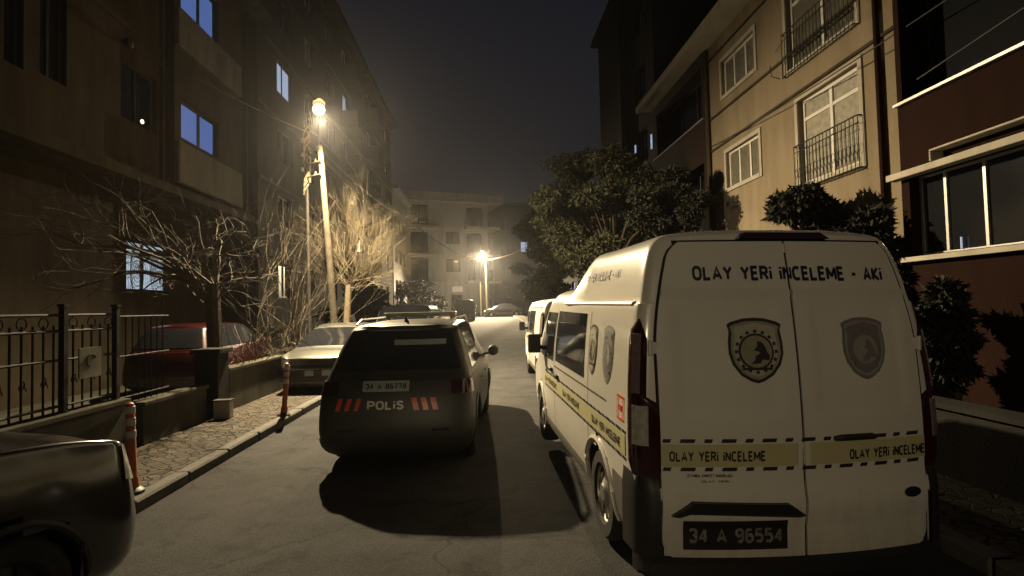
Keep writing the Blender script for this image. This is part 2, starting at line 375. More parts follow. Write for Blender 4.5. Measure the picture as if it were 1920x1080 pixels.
# ------------------------------------------------------------------ ground and road
def gz(y): 
    if y < 20: return 0.0
    t = min(y, 62) - 20
    return .02 * t * min(1, t / 8)
YS = [-30, -10, 0, 10, 20, 22, 24, 26, 28, 32, 38, 45, 52, 62, 75]
def strip(mb, x0, x1, dz, ys=YS, mi=0, nx=2):
    mb.grid([[(x0 + (x1 - x0) * i / (nx - 1), y, gz(y) + dz) for i in range(nx)] for y in ys], mi)
g = MB(); g.grid([[(x, y, gz(y) - .05) for x in (-900, -60, -9, -3.2, 3.2, 7, 60, 900)] for y in [-600] + YS + [200, 1500]])
tag(g.build('ground', M_SOIL), kind='structure')
r = MB(); strip(r, -3.2, 3.2, 0)
tag(r.build('road', M_ASPH), kind='structure')
r = MB(); r.grid([[(x, y, gz(y) + .004) for x in (-40, -3.2, 3.2, 40)] for y in (62, 66, 75)])
tag(r.build('cross_street', M_ASPH), kind='structure')
def kerb(x0, x1, y0, y1):
    k = MB(); y = y0; rg = random.Random(int(x0 * 10)); sg = 1 if x1 > x0 else -1
    while y < y1:
        e = min(y + .9, y1); j = rg.uniform(-.006, .006); h = .118 + rg.uniform(-.005, .004)
        a_, b_ = y + .012, e - .012
        k.grid([[(x0 + j + .02 * sg * (q in (0, 3)), yy, gz(yy) - .03), (x0 + j + .02 * sg * (q in (0, 3)), yy, gz(yy) + h - .02), (x0 + j + .02 * sg, yy, gz(yy) + h), (x1, yy, gz(yy) + h)] for q, yy in enumerate((a_, a_ + .015, b_ - .015, b_))])
        k.box(min(x0 + .03 * sg, x1), max(x0 + .03 * sg, x1), y - .02, y + .02, gz(y) - .03, gz(y) + .10)
        y = e
    return tag(k.build('kerb', M_KERB), kind='structure')
kerb(-3.2, -3.35, -30, 61.5); kerb(3.2, 3.35, -30, 61.5)
for x0, x1 in ((-3.35, -4.45), (3.35, 4.3)):
    p = MB(); strip(p, x0, x1, .116, [y for y in YS if y < 61] + [61.5], nx=3)
    tag(p.build('pavement', M_PAVE), kind='structure')
p = MB(); p.grid([[(x, y, .06 + gz(y)) for x in (-9.3, -4.45)] for y in YS if y < 50]); tag(p.build('yard_ground', M_CONC), kind='structure')
p = MB(); p.grid([[(x, y, .06 + gz(y)) for x in (4.4, 7.3)] for y in YS if y < 50]); tag(p.build('garden_ground', M_SOIL), kind='structure')

# ------------------------------------------------------------------ street lamps
def lamp_head(parent, p, aim, watts, rad=.11, beam=None, glow=30, cone=158, soft=.07):
    """housing + bulb at p; aim = unit vector from the bracket outwards; beam = where the reflector throws the light"""
    ld = bpy.data.lights.new('lamp_light', 'SPOT'); ld.energy = watts; ld.color = LAMP_COL; ld.spot_size = R_(cone); ld.spot_blend = 1.0; ld.shadow_soft_size = soft
    lo_ = bpy.data.objects.new('lamp_light', ld); col.objects.link(lo_); lo_.parent = parent
    lo_.location = Vector(p) - parent.location - Vector((0, 0, rad + .08))
    lo_.rotation_euler = Vector(beam or (0, 0, -1)).to_track_quat('-Z', 'Y').to_euler()
    p = Vector(p); a = Vector(aim).normalized()
    h = MB(); side = a.cross(Vector((0, 0, 1))).normalized()
    prof = [(-.30, .05, .05), (-.22, .10, .07), (0, .15, .09), (.2, .14, .08), (.30, .07, .04)]
    rows = []
    for t, w, hh in prof:
        rows.append([p + a * t + side * (w * math.cos(q)) + Vector((0, 0, .13 + hh * max(0, math.sin(q)))) for q in [math.pi * k / 8 for k in range(9)]])
    h.grid(rows); 
    h.build('lamp_housing', M_STEEL, parent, smooth=True)
    b = MB(); n = 16
    pr = [(max(.002, rad * math.sin(math.pi * i / 10)), -rad * math.cos(math.pi * i / 10)) for i in range(11)]
    b.lathe(pr, p, 'Z', n)
    area = 4 * math.pi * rad * rad
    m = mat('lit_bulb_%d' % watts, (.8, .8, .8), .4, var=0, emit=(1, .60, .24), es=glow / (math.pi * area))
    b.build('bulb', m, parent, smooth=True)

L1 = Vector((-4.02, 13.5, 6.89))
t = empty('street_lamp', (-3.87, 14.45, .12), label='tall leaning pale pole with the bright orange lamp, left of the fan-shaped bare tree', cat='street lamp')
m = MB(); m.tube([(-3.87, 14.45, -.1), (-4.08, 14.42, 3.5), (-4.27, 14.4, 6.25)], [.10, .085, .07], 12); m.build('pole', M_WOOD, t, smooth=True)
m = MB(); m.tube([(-4.27, 14.33, 6.1), (-4.24, 14.25, 6.75), (-4.14, 13.95, 7.02), (-4.04, 13.62, 7.06)], .03, 6); m.build('bracket', M_STEEL, t)
m = MB()
for zz in (5.45, 5.8, 6.15): m.tube([(-4.22, 14.28, zz), (-4.72, 14.78, zz + .04)], .022, 6); m.tube([(-4.42, 14.5, zz + .02), (-4.42, 14.5, zz + .13)], [.035, .02], 8)
m.build('crossbar', M_WOOD, t)
lamp_head(t, L1, (0.35, -1, 0), LAMP1_W, beam=(.5, -.12, -1), glow=9, rad=.14, cone=160)

t = empty('utility_pole', (-4.74, 14.88, .12), label='slim dark upright pole wrapped in ivy and cable ends, left of the leaning lamp pole', cat='utility pole')
m = MB(); m.tube([(-4.74, 14.88, 0), (-4.78, 14.88, 6.9)], [.055, .04], 8); m.build('pole', M_STEEL, t, smooth=True)
m = MB(); rng = random.Random(3)
for k in range(14):
    z0 = 4.9 + k * .13; a0 = rng.random() * 6.28
    m.tube([(-4.77 + .09 * math.cos(a0 + q * .9), 14.88 + .09 * math.sin(a0 + q * .9), z0 + q * .12) for q in range(6)], .017, 5)
m.build('cable_coil', M_WIREL, t)
m = MB()
for zz in (5.35, 5.75, 6.15): m.lathe([(.02, 0), (.05, .02), (.035, .06), (.05, .08), (.02, .13)], (-4.86, 14.78, zz + .3), 'Z', 10)
m.build('insulator', M_TRIM, t)

L2 = Vector((0.0, 57.5, 7.75))
t = empty('street_lamp', (.45, 58, gz(58)), label='distant lit street lamp on a pale pole before the cream end building', cat='street lamp')
m = MB(); m.tube([(.45, 58, .3), (.40, 58, 7.2)], [.17, .12], 10); m.build('pole', M_WOOD, t, smooth=True)
m = MB(); m.tube([(.40, 58, 7.0), (.25, 57.9, 7.7), (.0, 57.7, 7.98)], .05, 6); m.build('bracket', M_STEEL, t)
lamp_head(t, L2, (-.5, -1, 0), LAMP2_W, .16, beam=(0, -.7, -1), glow=14, cone=140)
t = empty('support_pole', (-.25, 58.6, gz(58)), label='thin pale post just left of the distant lit street lamp', cat='pole')
m = MB(); m.tube([(-.25, 58.6, .3), (-.25, 58.6, 4.6)], .07, 8); m.build('post', M_WOOD, t, smooth=True)

# the next lamp of the row, down the street behind the photographer: its glints show on the van doors
t = empty('street_lamp', (-3.62, -9.5, .12), label='low wall-height lamp on a post down the street behind the photographer', cat='street lamp')
m = MB(); m.tube([(-3.62, -9.5, -.1), (-3.62, -9.5, 4.7)], [.10, .07], 10); m.build('pole', M_WOOD, t, smooth=True)
m = MB(); m.tube([(-3.62, -9.5, 4.6), (-3.3, -9.5, 4.95), (-2.9, -9.5, 4.95)], .03, 6); m.build('bracket', M_STEEL, t)
lamp_head(t, (-2.7, -9.5, 4.7), (1, .2, 0), LAMP3_W, beam=(.30, .90, -.22), glow=2, cone=38, soft=.4)

# ------------------------------------------------------------------ buildings
class Fac:
    """a facade: origin, horizontal unit vector u, outward normal n"""
    def __init__(s, o, u, n): s.o = Vector(o); s.u = Vector(u); s.n = Vector(n)
    def P(s, u, v, d=0): return s.o + s.u * u + s.n * d + Vector((0, 0, v))
    def box(s, mb, u0, u1, v0, v1, d0, d1, mi=0):
        c = [s.P(u, v, d) for v in (v0, v1) for (u, d) in ((u0, d0), (u1, d0), (u1, d1), (u0, d1))]
        mb.add(c, [(0, 3, 2, 1), (4, 5, 6, 7), (0, 1, 5, 4), (1, 2, 6, 5), (2, 3, 7, 6), (3, 0, 4, 7)], mi)
    def wall(s, mb, u0, u1, v0, v1, holes, depth=.22, mi=0):
        us = sorted({u0, u1, *[h[0] for h in holes], *[h[1] for h in holes]}); vs = sorted({v0, v1, *[h[2] for h in holes], *[h[3] for h in holes]})
        us = [u for u in us if u0 <= u <= u1]; vs = [v for v in vs if v0 <= v <= v1]
        for a, b in zip(us, us[1:]):
            for c, d in zip(vs, vs[1:]):
                x, y = (a + b) / 2, (c + d) / 2
                if any(h[0] < x < h[1] and h[2] < y < h[3] for h in holes): continue
                mb.add([s.P(a, c), s.P(b, c), s.P(b, d), s.P(a, d)], [(0, 1, 2, 3)], mi)
        for h in holes:
            a, b, c, d = h[:4]
            q = [(a, c), (b, c), (b, d), (a, d)]
            for i in range(4):
                (p, r1), (t_, r2) = q[i], q[(i + 1) % 4]
                mb.add([s.P(p, r1), s.P(t_, r2), s.P(t_, r2, -depth), s.P(p, r1, -depth)], [(0, 1, 2, 3)], mi)

def window(parent, F, rect, mull=(), trans=(), fm=M_FRD, pm=M_GLASS, fw=.055, d=-.12, surround=None, sill=None, name='window'):
    a, b, c, e = rect
    m = MB()
    F.box(m, a, a + fw, c, e, d - .05, d); F.box(m, b - fw, b, c, e, d - .05, d)
    F.box(m, a + fw, b - fw, c, c + fw, d - .05, d); F.box(m, a + fw, b - fw, e - fw, e, d - .05, d)
    for q in mull: F.box(m, q - fw * .6, q + fw * .6, c + fw, e - fw, d - .05, d + .004)
    for q in trans: F.box(m, a + fw, b - fw, q - fw * .5, q + fw * .5, d - .05, d - .003)
    w = m.build(name, fm, parent)
    p = MB(); p.add([F.P(a, c, d - .03), F.P(b, c, d - .03), F.P(b, e, d - .03), F.P(a, e, d - .03)], [(0, 1, 2, 3)])
    p.build('pane', pm, w)
    if surround:
        s = MB(); t = .10
        F.box(s, a - t, a, c - t, e + t, 0, .035); F.box(s, b, b + t, c - t, e + t, 0, .035)
        F.box(s, a, b, e, e + t, 0, .035); F.box(s, a, b, c - t, c, 0, .045)
        s.build('window_surround', surround, w)
    return w

def railing(F, u0, u1, v0, v1, d, step=.11, curl=True, sides=True, n=5):
    m = MB()
    for v in (v0 + .04, v1): m.tube([F.P(u0, v, 0 if sides else d), F.P(u0, v, d), F.P(u1, v, d), F.P(u1, v, 0 if sides else d)], .014, 6)
    m.tube([F.P(u0, v1 - .14, d), F.P(u1, v1 - .14, d)], .009, 5)
    k = int((u1 - u0) / step)
    for i in range(k + 1):
        u = u0 + (u1 - u0) * i / k
        m.tube([F.P(u, v0, d), F.P(u, v1, d)], .008, 5)
        if curl and i < k:
            c = F.P(u + step / 2, (v0 + v1) / 2 - .1, d)
            m.tube([c + F.u * (step * .42 * math.cos(t)) + Vector((0, 0, step * .9 * math.sin(t))) for t in [6.283 * j / 10 for j in range(11)]], .006, 4)
    return m

# --- A: tan apartment block on the left (upper floors overhang the ground floor)
A = empty('apartment_building', (-9.2, 12, 0), label='tan apartment block at left with overhanging upper floors and blue lit windows', cat='building')
FA = Fac((-8.2, 0, 0), (0, 1, 0), (1, 0, 0)); FA0 = Fac((-9.2, 0, 0), (0, 1, 0), (1, 0, 0)); FAb = Fac((-7.9, 0, 0), (0, 1, 0), (1, 0, 0))
up = [(7.4, 8.6, 6.2, 8.0), (9.35, 9.95, 6.3, 8.3), (10.3, 10.95, 6.4, 8.3), (12.55, 13.9, 6.4, 7.8), (12.55, 13.9, 9.9, 11.4), (9.4, 10.9, 9.9, 11.6), (17.6, 18.1, 8.3, 9.2)]
lo = [(14.3, 16.2, 2.45, 3.85), (9.0, 10.6, 2.45, 3.85)]
bay = [(14.45, 16.5, 6.5, 7.6), (14.45, 16.5, 10.0, 11.35)]
m = MB(); FA.wall(m, -12, 14.15, 5.25, 12.4, [h for h in up if h[1] < 14.15]); FA.wall(m, 17.9, 19.3, 5.25, 12.4, [])
FA0.wall(m, -12, 19.3, 0, 5.0, lo)
FAb.wall(m, 14.15, 17.9, 5.25, 12.4, bay)
m.add([FA.P(14.15, 5.25), FAb.P(14.15, 5.25), FAb.P(14.15, 12.4), FA.P(14.15, 12.4)], [(0, 1, 2, 3)])
m.add([FA.P(17.9, 5.25), FAb.P(17.9, 5.25), FAb.P(17.9, 12.4), FA.P(17.9, 12.4)], [(0, 1, 2, 3)])
m.add([(-8.2, 19.3, 5.25), (-20, 19.3, 5.25), (-20, 19.3, 12.4), (-8.2, 19.3, 12.4)], [(0, 1, 2, 3)])
m.add([(-9.2, 19.3, 0), (-20, 19.3, 0), (-20, 19.3, 5.0), (-9.2, 19.3, 5.0)], [(0, 1, 2, 3)])
m.add([(-8.2, -12, 0), (-20, -12, 0), (-20, -12, 12.4), (-8.2, -12, 12.4)], [(0, 1, 2, 3)])
m.add([(-20, -12, 0), (-20, 19.3, 0), (-20, 19.3, 12.4), (-20, -12, 12.4)], [(0, 1, 2, 3)])
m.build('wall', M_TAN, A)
m = MB(); FA0.box(m, -12, 19.35, 5.0, 5.25, -.3, 1.16); m.build('floor_slab', M_LOWTAN, A)
m = MB(); FA.box(m, -12, 14.1, 8.55, 8.68, 0, .05); FAb.box(m, 14.1, 17.9, 8.75, 8.9, 0, .05); m.build('string_course', M_LOWTAN, A)
m = MB(); m.box(-20.2, -7.5, -12.2, 19.6, 12.4, 12.62); m.build('roof', M_CONC, A)
for h in up[:6]: window(A, FA, h, mull=[(h[0] + h[1]) / 2], pm=M_GLASS)
window(A, FAb, bay[0], mull=[15.55], pm=M_LITB, fw=.09); window(A, FAb, bay[1], mull=[15.55], pm=M_LITB, fw=.09)
w = window(A, FA0, lo[0], mull=[15.12], trans=[3.62], pm=M_LITW, fw=.08)
m = MB(); 
for u0, u1 in ((14.4, 15.0), (15.22, 16.1)):
    for k in range(7): 
        rr = .06 + k * .07
        m.tube([FA0.P((u0 + u1) / 2 + min(rr, (u1 - u0) / 2) * .9 * math.cos(t), 3.0 + rr * 1.5 * math.sin(t) if abs(rr * 1.5 * math.sin(t)) < .55 else 3.0 + .55 * (1 if math.sin(t) > 0 else -1), .02) for t in [6.283 * j / 18 for j in range(19)]], .008, 4)
m.build('window_grille', M_IRON, w)
window(A, FA0, lo[1], mull=[9.8], pm=M_GLASS)
for (z0, z1) in ((5.27, 6.38), (8.92, 9.95)):   # white curved balcony fronts under the bay windows
    m = MB(); n = 12
    FAb.box(m, 14.2, 17.85, z0, z1, .0, .10)
    m.build('balcony_parapet', M_BALCA, A, bevel=.03)
m = MB(); m.lathe([(.02, 0), (.09, .0), (.11, .12), (.11, .16), (.03, .2)], (-8.08, 12.45, 8.05), 'X', 14); m.build('wall_vent', M_IRON, A)
m = MB(); m.lathe([(.05, 0), (.05, .02)], (-8.35, 13.55, 6.62), 'X', 10); m.build('pilot_light', mat('warm_indicator', (.8, .7, .5), .4, var=0, emit=(1, .8, .5), es=.9), A)
for u0 in (14.0, 18.9):
    m = MB(); FA.box(m, u0, u0 + .1, 5.25, 12.4, .0, .09); m.build('drainpipe', M_LOWTAN, A)

# --- B: tall grey block beyond it
B = empty('apartment_building', (-8, 34, 0), label='tall grey apartment block behind the bright street lamp at left', cat='building')
FB = Fac((-8.0, 0, 0), (0, 1, 0), (1, 0, 0))
holes = []
for fl in range(6):
    z = 2.4 + fl * 2.75
    for k in range(8):
        y = 21.4 + k * 3.35
        holes.append((y, y + (1.2 if k % 2 else 1.7), z, z + 1.35))
m = MB(); FB.wall(m, 19.5, 48, 0, 18.2, holes, .2)
m.add([(-8, 19.5, 0), (-20, 19.5, 0), (-20, 19.5, 18.2), (-8, 19.5, 18.2)], [(0, 1, 2, 3)]); m.add([(-8, 48, 0), (-20, 48, 0), (-20, 48, 18.2), (-8, 48, 18.2)], [(0, 1, 2, 3)])
m.add([(-20, 19.5, 0), (-20, 48, 0), (-20, 48, 18.2), (-20, 19.5, 18.2)], [(0, 1, 2, 3)])
m.build('wall', M_GREYB, B)
m = MB(); m.box(-20.3, -7.5, 19.2, 48.3, 18.2, 18.5); m.build('roof', M_CONC, B)
m = MB()
for fl in range(1, 7): FB.box(m, 19.5, 48, 1.2 + fl * 2.75, 1.34 + fl * 2.75, 0, .06)
m.build('string_course', M_CONC, B)
for i, h in enumerate(holes): window(B, FB, h, mull=[(h[0] + h[1]) / 2], pm=M_LITS if i in (24, 35) else (M_CURTD if i % 3 == 0 else M_GLASS), fm=M_FRW if i % 2 else M_FRD)
for k in (3, 5):
    for fl in range(1, 6):
        m = MB(); y = 21.4 + k * 3.35 - .4; z = 1.5 + fl * 2.75
        FB.box(m, y, y + 2.2, z, z + .12, 0, 1.0); FB.box(m, y, y + 2.2, z + .12, z + .95, .9, 1.0); FB.box(m, y, y + .1, z + .12, z + .95, 0, .9); FB.box(m, y + 2.1, y + 2.2, z + .12, z + .95, 0, .9)
        m.build('balcony', M_GREYB, B)

# --- C: pale narrow block further on
Cb = empty('apartment_building', (-8, 54, 0), label='pale narrow block on the left just before the cream building at the end', cat='building')
FC = Fac((-8.0, 0, 0), (0, 1, 0), (1, 0, 0))
holes = [(y, y + 1.5, z, z + 1.4) for z in (3.2, 6.2, 9.2) for y in (49.6, 52.2, 54.8)]
m = MB(); FC.wall(m, 48.6, 57, 0, 12.8, holes)
m.add([(-8, 48.6, 0), (-14, 48.6, 0), (-14, 48.6, 12.8), (-8, 48.6, 12.8)], [(0, 1, 2, 3)]); m.add([(-8, 57, 0), (-14, 57, 0), (-14, 57, 12.8), (-8, 57, 12.8)], [(0, 1, 2, 3)])
m.build('wall', M_CREAM, Cb)
m = MB(); m.box(-14, -7.4, 48.4, 57.3, 12.8, 13.1); m.build('roof', M_CREAM, Cb)
for h in holes: window(Cb, FC, h, mull=[(h[0] + h[1]) / 2])

# --- D: cream building closing the street
th = math.atan2(4.2, 12.2)
Dn = empty('apartment_building', (-3, 60, 0), label='cream three-storey building with balconies closing the far end of the street', cat='building')
FD = Fac((-9.6, 59.0, 0), (math.cos(th), math.sin(th), 0), (math.sin(th), -math.cos(th), 0))
k = 1 / math.cos(th)
def du(x): return (x + 9.6) * k
H1 = [(du(-7.9), du(-6.0), 11.4, 13.6), (du(-1.7), du(.15), 11.3, 13.5), (du(-7.9), du(-6.0), 8.2, 10.5), (du(-4.1), du(-2.5), 9.2, 10.6), (du(-1.7), du(.05), 8.2, 10.5),
      (du(-7.9), du(-6.0), 5.0, 7.6), (du(-4.1), du(-2.5), 6.0, 7.4), (du(-1.6), du(.05), 4.9, 7.6), (du(-3.6), du(-2.4), 1.6, 3.4)]
m = MB(); FD.wall(m, 0, du(.75), 0, 14.4, H1, .5)
e = [FD.P(du(.75), 0), FD.P(du(.75), 0, -11), FD.P(0, 0, -11), FD.P(0, 0)]
for a, b in zip(e, e[1:]): m.add([a, b, b + Vector((0, 0, 14.4)), a + Vector((0, 0, 14.4))], [(0, 1, 2, 3)])
m.build('wall', M_CREAM, Dn)
m = MB(); FD.box(m, -.3, du(2.3), 13.9, 14.75, -11.3, 1.0); FD.box(m, -.3, du(2.3), 14.75, 14.85, -11.3, 1.12); m.build('roof', M_CREAM, Dn)
for zz in (10.85, 7.7, 4.6):
    m = MB(); FD.box(m, -.2, du(-4.9), zz, zz + .28, 0, .55); m.build('balcony_slab', M_BALC, Dn)
    m = MB(); FD.box(m, du(-2.0), du(1.9), zz, zz + .28, -1.2, .9); m.build('balcony_slab', M_BALC, Dn)
    m = MB(); FD.box(m, du(-4.9), du(-2.0), zz, zz + .2, 0, .06); m.build('string_course', M_BALC, Dn)
for h in H1: window(Dn, FD, h, mull=[(h[0] + h[1]) / 2], d=-.4, fw=.09, pm=M_CURTD if h[3] - h[2] < 1.5 else M_GLASS)
m = MB(); FD.box(m, du(-3.5), du(-2.3), 3.7, 4.3, .05, .12); m.build('lit_panel', mat('dim_warm_panel', (.5, .45, .38), .6, var=.1, emit=(.30, .24, .17), es=.12), Dn)

# dark hulks further back
for nm, x0, x1, y0, y1, h, lb in (('background_building', 1.5, 12, 70, 82, 15.2, 'dim dark block behind and right of the cream building'),
                                 ('background_building', -16, 3, 78, 88, 17.5, 'dim dark roofline rising behind the cream building')):
    t = empty(nm, ((x0 + x1) / 2, y0, .8), label=lb, cat='building')
    F = Fac((x0, y0, 0), (1, 0, 0), (0, -1, 0)); W = x1 - x0
    hs = [(a, a + 1.3, z, z + 1.4) for z in [3 + 3 * i for i in range(int(h / 3) - 1)] for a in [1 + 2.6 * i for i in range(int(W / 2.6))]]
    m = MB(); F.wall(m, 0, W, 0, h, hs)
    m.add([(x0, y0, 0), (x0, y1, 0), (x0, y1, h), (x0, y0, h)], [(0, 1, 2, 3)]); m.add([(x1, y0, 0), (x1, y1, 0), (x1, y1, h), (x1, y0, h)], [(0, 1, 2, 3)])
    m.build('wall', M_GREYB, t); m = MB(); m.box(x0 - .3, x1 + .3, y0 - .3, y1, h, h + .3); m.build('roof', M_ROOF, t)
    for i, q in enumerate(hs): window(t, F, q, mull=[(q[0] + q[1]) / 2], pm=M_LITS if i in (3, 9) and x0 > 0 else M_GLASS)

# --- yellow building on the right, with brown balcony bays at both ends
Y = empty('apartment_building', (7, 12, 0), label='yellow plastered apartment building at right with white windows and brown balcony bays', cat='building')
FY = Fac((7, 0, 0), (0, 1, 0), (-1, 0, 0)); FR = Fac((6.5, 0, 0), (0, 1, 0), (-1, 0, 0)); FL = Fac((6.9, 0, 0), (0, 1, 0), (-1, 0, 0))
wl = [(12.85, 14.65, 5.0, 6.02), (12.9, 14.75, 7.68, 8.68)]
jd = [(9.3, 11.2, 4.3, 6.15), (9.3, 11.5, 6.95, 8.85)]
m = MB(); FY.wall(m, 8.1, 15.75, 0, 9.5, wl + jd)
m.add([(7, 20.6, 0), (18, 20.6, 0), (18, 20.6, 9.5), (7, 20.6, 9.5)], [(0, 1, 2, 3)])
m.add([(18, 20.6, 0), (18, 0, 0), (18, 0, 9.5), (18, 20.6, 9.5)], [(0, 1, 2, 3)])
m.add([(6.5, 7.85, 0), (7, 7.85, 0), (7, 7.85, 9.5), (6.5, 7.85, 9.5)], [(0, 1, 2, 3)]); m.add([(7, 7.85, 0), (7, 8.1, 0), (7, 8.1, 9.5), (7, 7.85, 9.5)], [(0, 1, 2, 3)])
m.add([(6.9, 15.75, 0), (7, 15.75, 0), (7, 15.75, 9.5), (6.9, 15.75, 9.5)], [(0, 1, 2, 3)])
m.build('wall', M_YEL, Y)
op = [(2.0, 7.75, 4.78, 6.9), (2.0, 7.7, 2.42, 3.62), (2.0, 7.75, 7.6, 9.2)]; opl = [(15.95, 20.2, 7.45, 9.1), (15.95, 20.2, 4.6, 6.1)]
m = MB(); FR.wall(m, 0, 7.85, 0, 9.5, op, .5); m.build('brown_bay_wall', M_BROWN, Y)
m = MB(); FL.wall(m, 15.75, 20.6, 0, 9.5, opl, .5); m.build('brown_bay_wall', M_BROWN, Y)
for h in (op[0], op[2], *opl):
    window(Y, FR if h in op else FL, h, mull=[h[0] + (h[1] - h[0]) * q for q in (.33, .66)], d=-.46, fw=.04, pm=M_GLASS, fm=M_FRD)
w = window(Y, FR, op[1], mull=[5.25, 6.0, 6.65, 7.25], d=-.16, fw=.035, pm=M_GLASS, fm=M_ALU, name='glazed_balcony')
m = MB(); m.tube([FR.P(7.02, 2.46, -.14), FR.P(7.02, 2.62, -.14)], .012, 6); m.build('night_light', M_LITS, w)
m = MB(); FR.box(m, 1.5, 7.95, 3.60, 3.70, 0, .17); FR.box(m, 1.5, 7.1, 3.84, 3.87, 0, .2); FR.box(m, 7.07, 7.1, 3.7, 3.84, 0, .2); m.build('awning_rail', M_BALC, Y, bevel=.01)
m = MB(); FR.box(m, 1.5, 7.8, 2.33, 2.40, 0, .13); m.build('sill', M_BALC, Y)
m = MB(); FR.box(m, 1.5, 7.85, 4.74, 4.78, -.2, .08); m.build('parapet_rail', M_ALU, Y)
m = MB(); FR.box(m, 1.5, 7.85, 7.1, 7.14, .0, .08); m.build('parapet_rail', M_ALU, Y)
m = MB(); FL.box(m, 15.8, 20.5, 7.40, 7.45, -.2, .07); m.build('parapet_rail', M_ALU, Y)
m = MB(); m.tube([FR.P(3, 5.5, .05), FR.P(7.4, 5.0, .05)], .012, 5); m.build('washing_line', M_WIRE, Y)
m = MB(); FY.box(m, 8.1, 15.75, 6.30, 6.36, 0, .045); FY.box(m, 8.1, 15.75, 7.26, 7.32, 0, .045); FY.box(m, 8.1, 15.75, 9.05, 9.1, 0, .04); m.build('string_course', M_TAN, Y)
m = MB(); m.box(6.35, 18.3, -.3, 20.9, 9.5, 9.62); m.box(6.3, 6.4, -.3, 20.9, 9.44, 9.66); m.build('roof', M_TRIM, Y)
m = MB(); m.box(6.5, 18.2, 0, 20.8, 9.62, 9.9); m.build('roof_tiles', M_ROOF, Y)
for h in wl: window(Y, FY, h, mull=[h[0] + .62, h[1] - .6], fm=M_FRW, pm=M_CURTD, surround=M_TRIM, fw=.06, d=-.08)
for h in jd:
    w = window(Y, FY, h, mull=[(h[0] + h[1]) / 2], trans=[h[3] - .42], fm=M_FRW, pm=M_CURT if h[2] < 5 else M_CURTD, surround=M_TRIM, fw=.07, d=-.1, name='balcony_door')
    m = railing(FY, h[0] - .05, h[1] + .05, h[2] - .15, h[2] + .85, .11); m.build('railing', M_IRON, w)
m = MB(); m.tube([(6.93, 8.75, .1), (6.93, 8.75, 9.45)], .05, 8); m.build('drainpipe', M_BROWN, Y)
m = MB(); m.tube([(6.93, 15.62, .1), (6.93, 15.62, 9.45)], .045, 8); m.build('drainpipe', M_TAN, Y)
m = MB(); m.tube([(6.75, 11.2, 7.55), (6.95, 11.9, 7.6)], .01, 4); m.tube([(6.95, 11.75, 6.9), (6.75, 11.75, 6.95), (6.72, 11.75, 7.2)], .012, 4); m.build('antenna', M_IRON, Y)

# --- tall dark block beyond it on the right, and a lower one after
for (y0, y1, h, lb) in ((21.2, 31, 17.2, 'tall unlit block rising behind the yellow building at right'), (31.6, 56, 8.2, 'low unlit block far down the right side of the street')):
    t = empty('apartment_building', (7, (y0 + y1) / 2, 0), label=lb, cat='building')
    F = Fac((7.2, 0, 0), (0, 1, 0), (-1, 0, 0))
    hs = [(a, a + 1.5, z, z + 1.5) for z in [2.2 + 2.9 * i for i in range(int((h - 2) / 2.9))] for a in [y0 + 1 + 2.9 * i for i in range(int((y1 - y0 - 1.5) / 2.9))]]
    m = MB(); F.wall(m, y0, y1, 0, h, hs)
    for yy in (y0, y1): m.add([(7.2, yy, 0), (18, yy, 0), (18, yy, h), (7.2, yy, h)], [(0, 1, 2, 3)])
    m.build('wall', M_DARKB, t); m = MB(); m.box(6.8, 18, y0 - .2, y1 + .2, h, h + .25); m.build('roof', M_DARKB, t)
    m = MB(); F.box(m, y0 + 3.9, y0 + 4.4, 0, h, 0, .35); m.build('pilaster', M_DARKB, t)
    lit = (4, 8) if h > 10 else (1, 3, 5)
    for i, q in enumerate(hs): window(t, F, q, mull=[(q[0] + q[1]) / 2], pm=M_LITB if (h < 10 and i == 3) else M_GLASS)
    for (yy, zz) in (((23.9, 8.75), (21.6, 8.5), (21.6, 8.25)) if h > 10 else ((34, 3.2), (40, 2.6), (46, 4.8))):
        m = MB(); F.box(m, yy, yy + .12, zz, zz + .35, .02, .06); m.build('lit_slit', M_LITS, t)

# ------------------------------------------------------------------ fences and low walls on the left
def low_wall(y0, y1, h, lb, x=-4.45, grp=None):
    t = empty('low_wall', (x, (y0 + y1) / 2, .1), label=lb, cat='wall', group=grp)
    m = MB(); m.box(x - .2, x, y0, y1, -.05, h); m.build('wall_body', M_CONC, t, bevel=.01)
    m = MB(); m.box(x - .23, x + .03, y0 - .02, y1 + .02, h + .001, h + .06); m.build('coping', M_CONC, t, bevel=.01)
low_wall(1.0, 6.95, .72, 'low concrete wall carrying the iron fence at far left')
low_wall(7.25, 8.85, .62, 'short low concrete wall between the iron fence and the gate post, in front of the red car')
low_wall(9.6, 12.2, .80, 'taller low concrete wall beyond the gate post, beside the silver car')
low_wall(12.4, 19, .7, 'low wall behind the street lamp pole')
t = empty('gate_post', (-4.55, 9.25, .1), label='dark square concrete gate post between the two low walls', cat='post')
m = MB(); m.box(-4.75, -4.37, 9.05, 9.43, 0, 1.15); m.build('shaft', M_DARKB, t, bevel=.015)
m = MB(); m.box(-4.8, -4.32, 9.0, 9.48, 1.151, 1.23); m.build('cap', M_DARKB, t, bevel=.015)
t = empty('notice_box', (-4.38, 8.98, .116), label='small pale box at the foot of the dark gate post', cat='box')
m = MB(); m.box(-4.36, -4.1, 8.86, 9.0, .12, .40); m.build('box_body', M_BALC, t, bevel=.01)
m = MB(); m.box(-4.37, -4.09, 8.85, 9.01, .401, .42); m.build('lid', M_CONC, t)

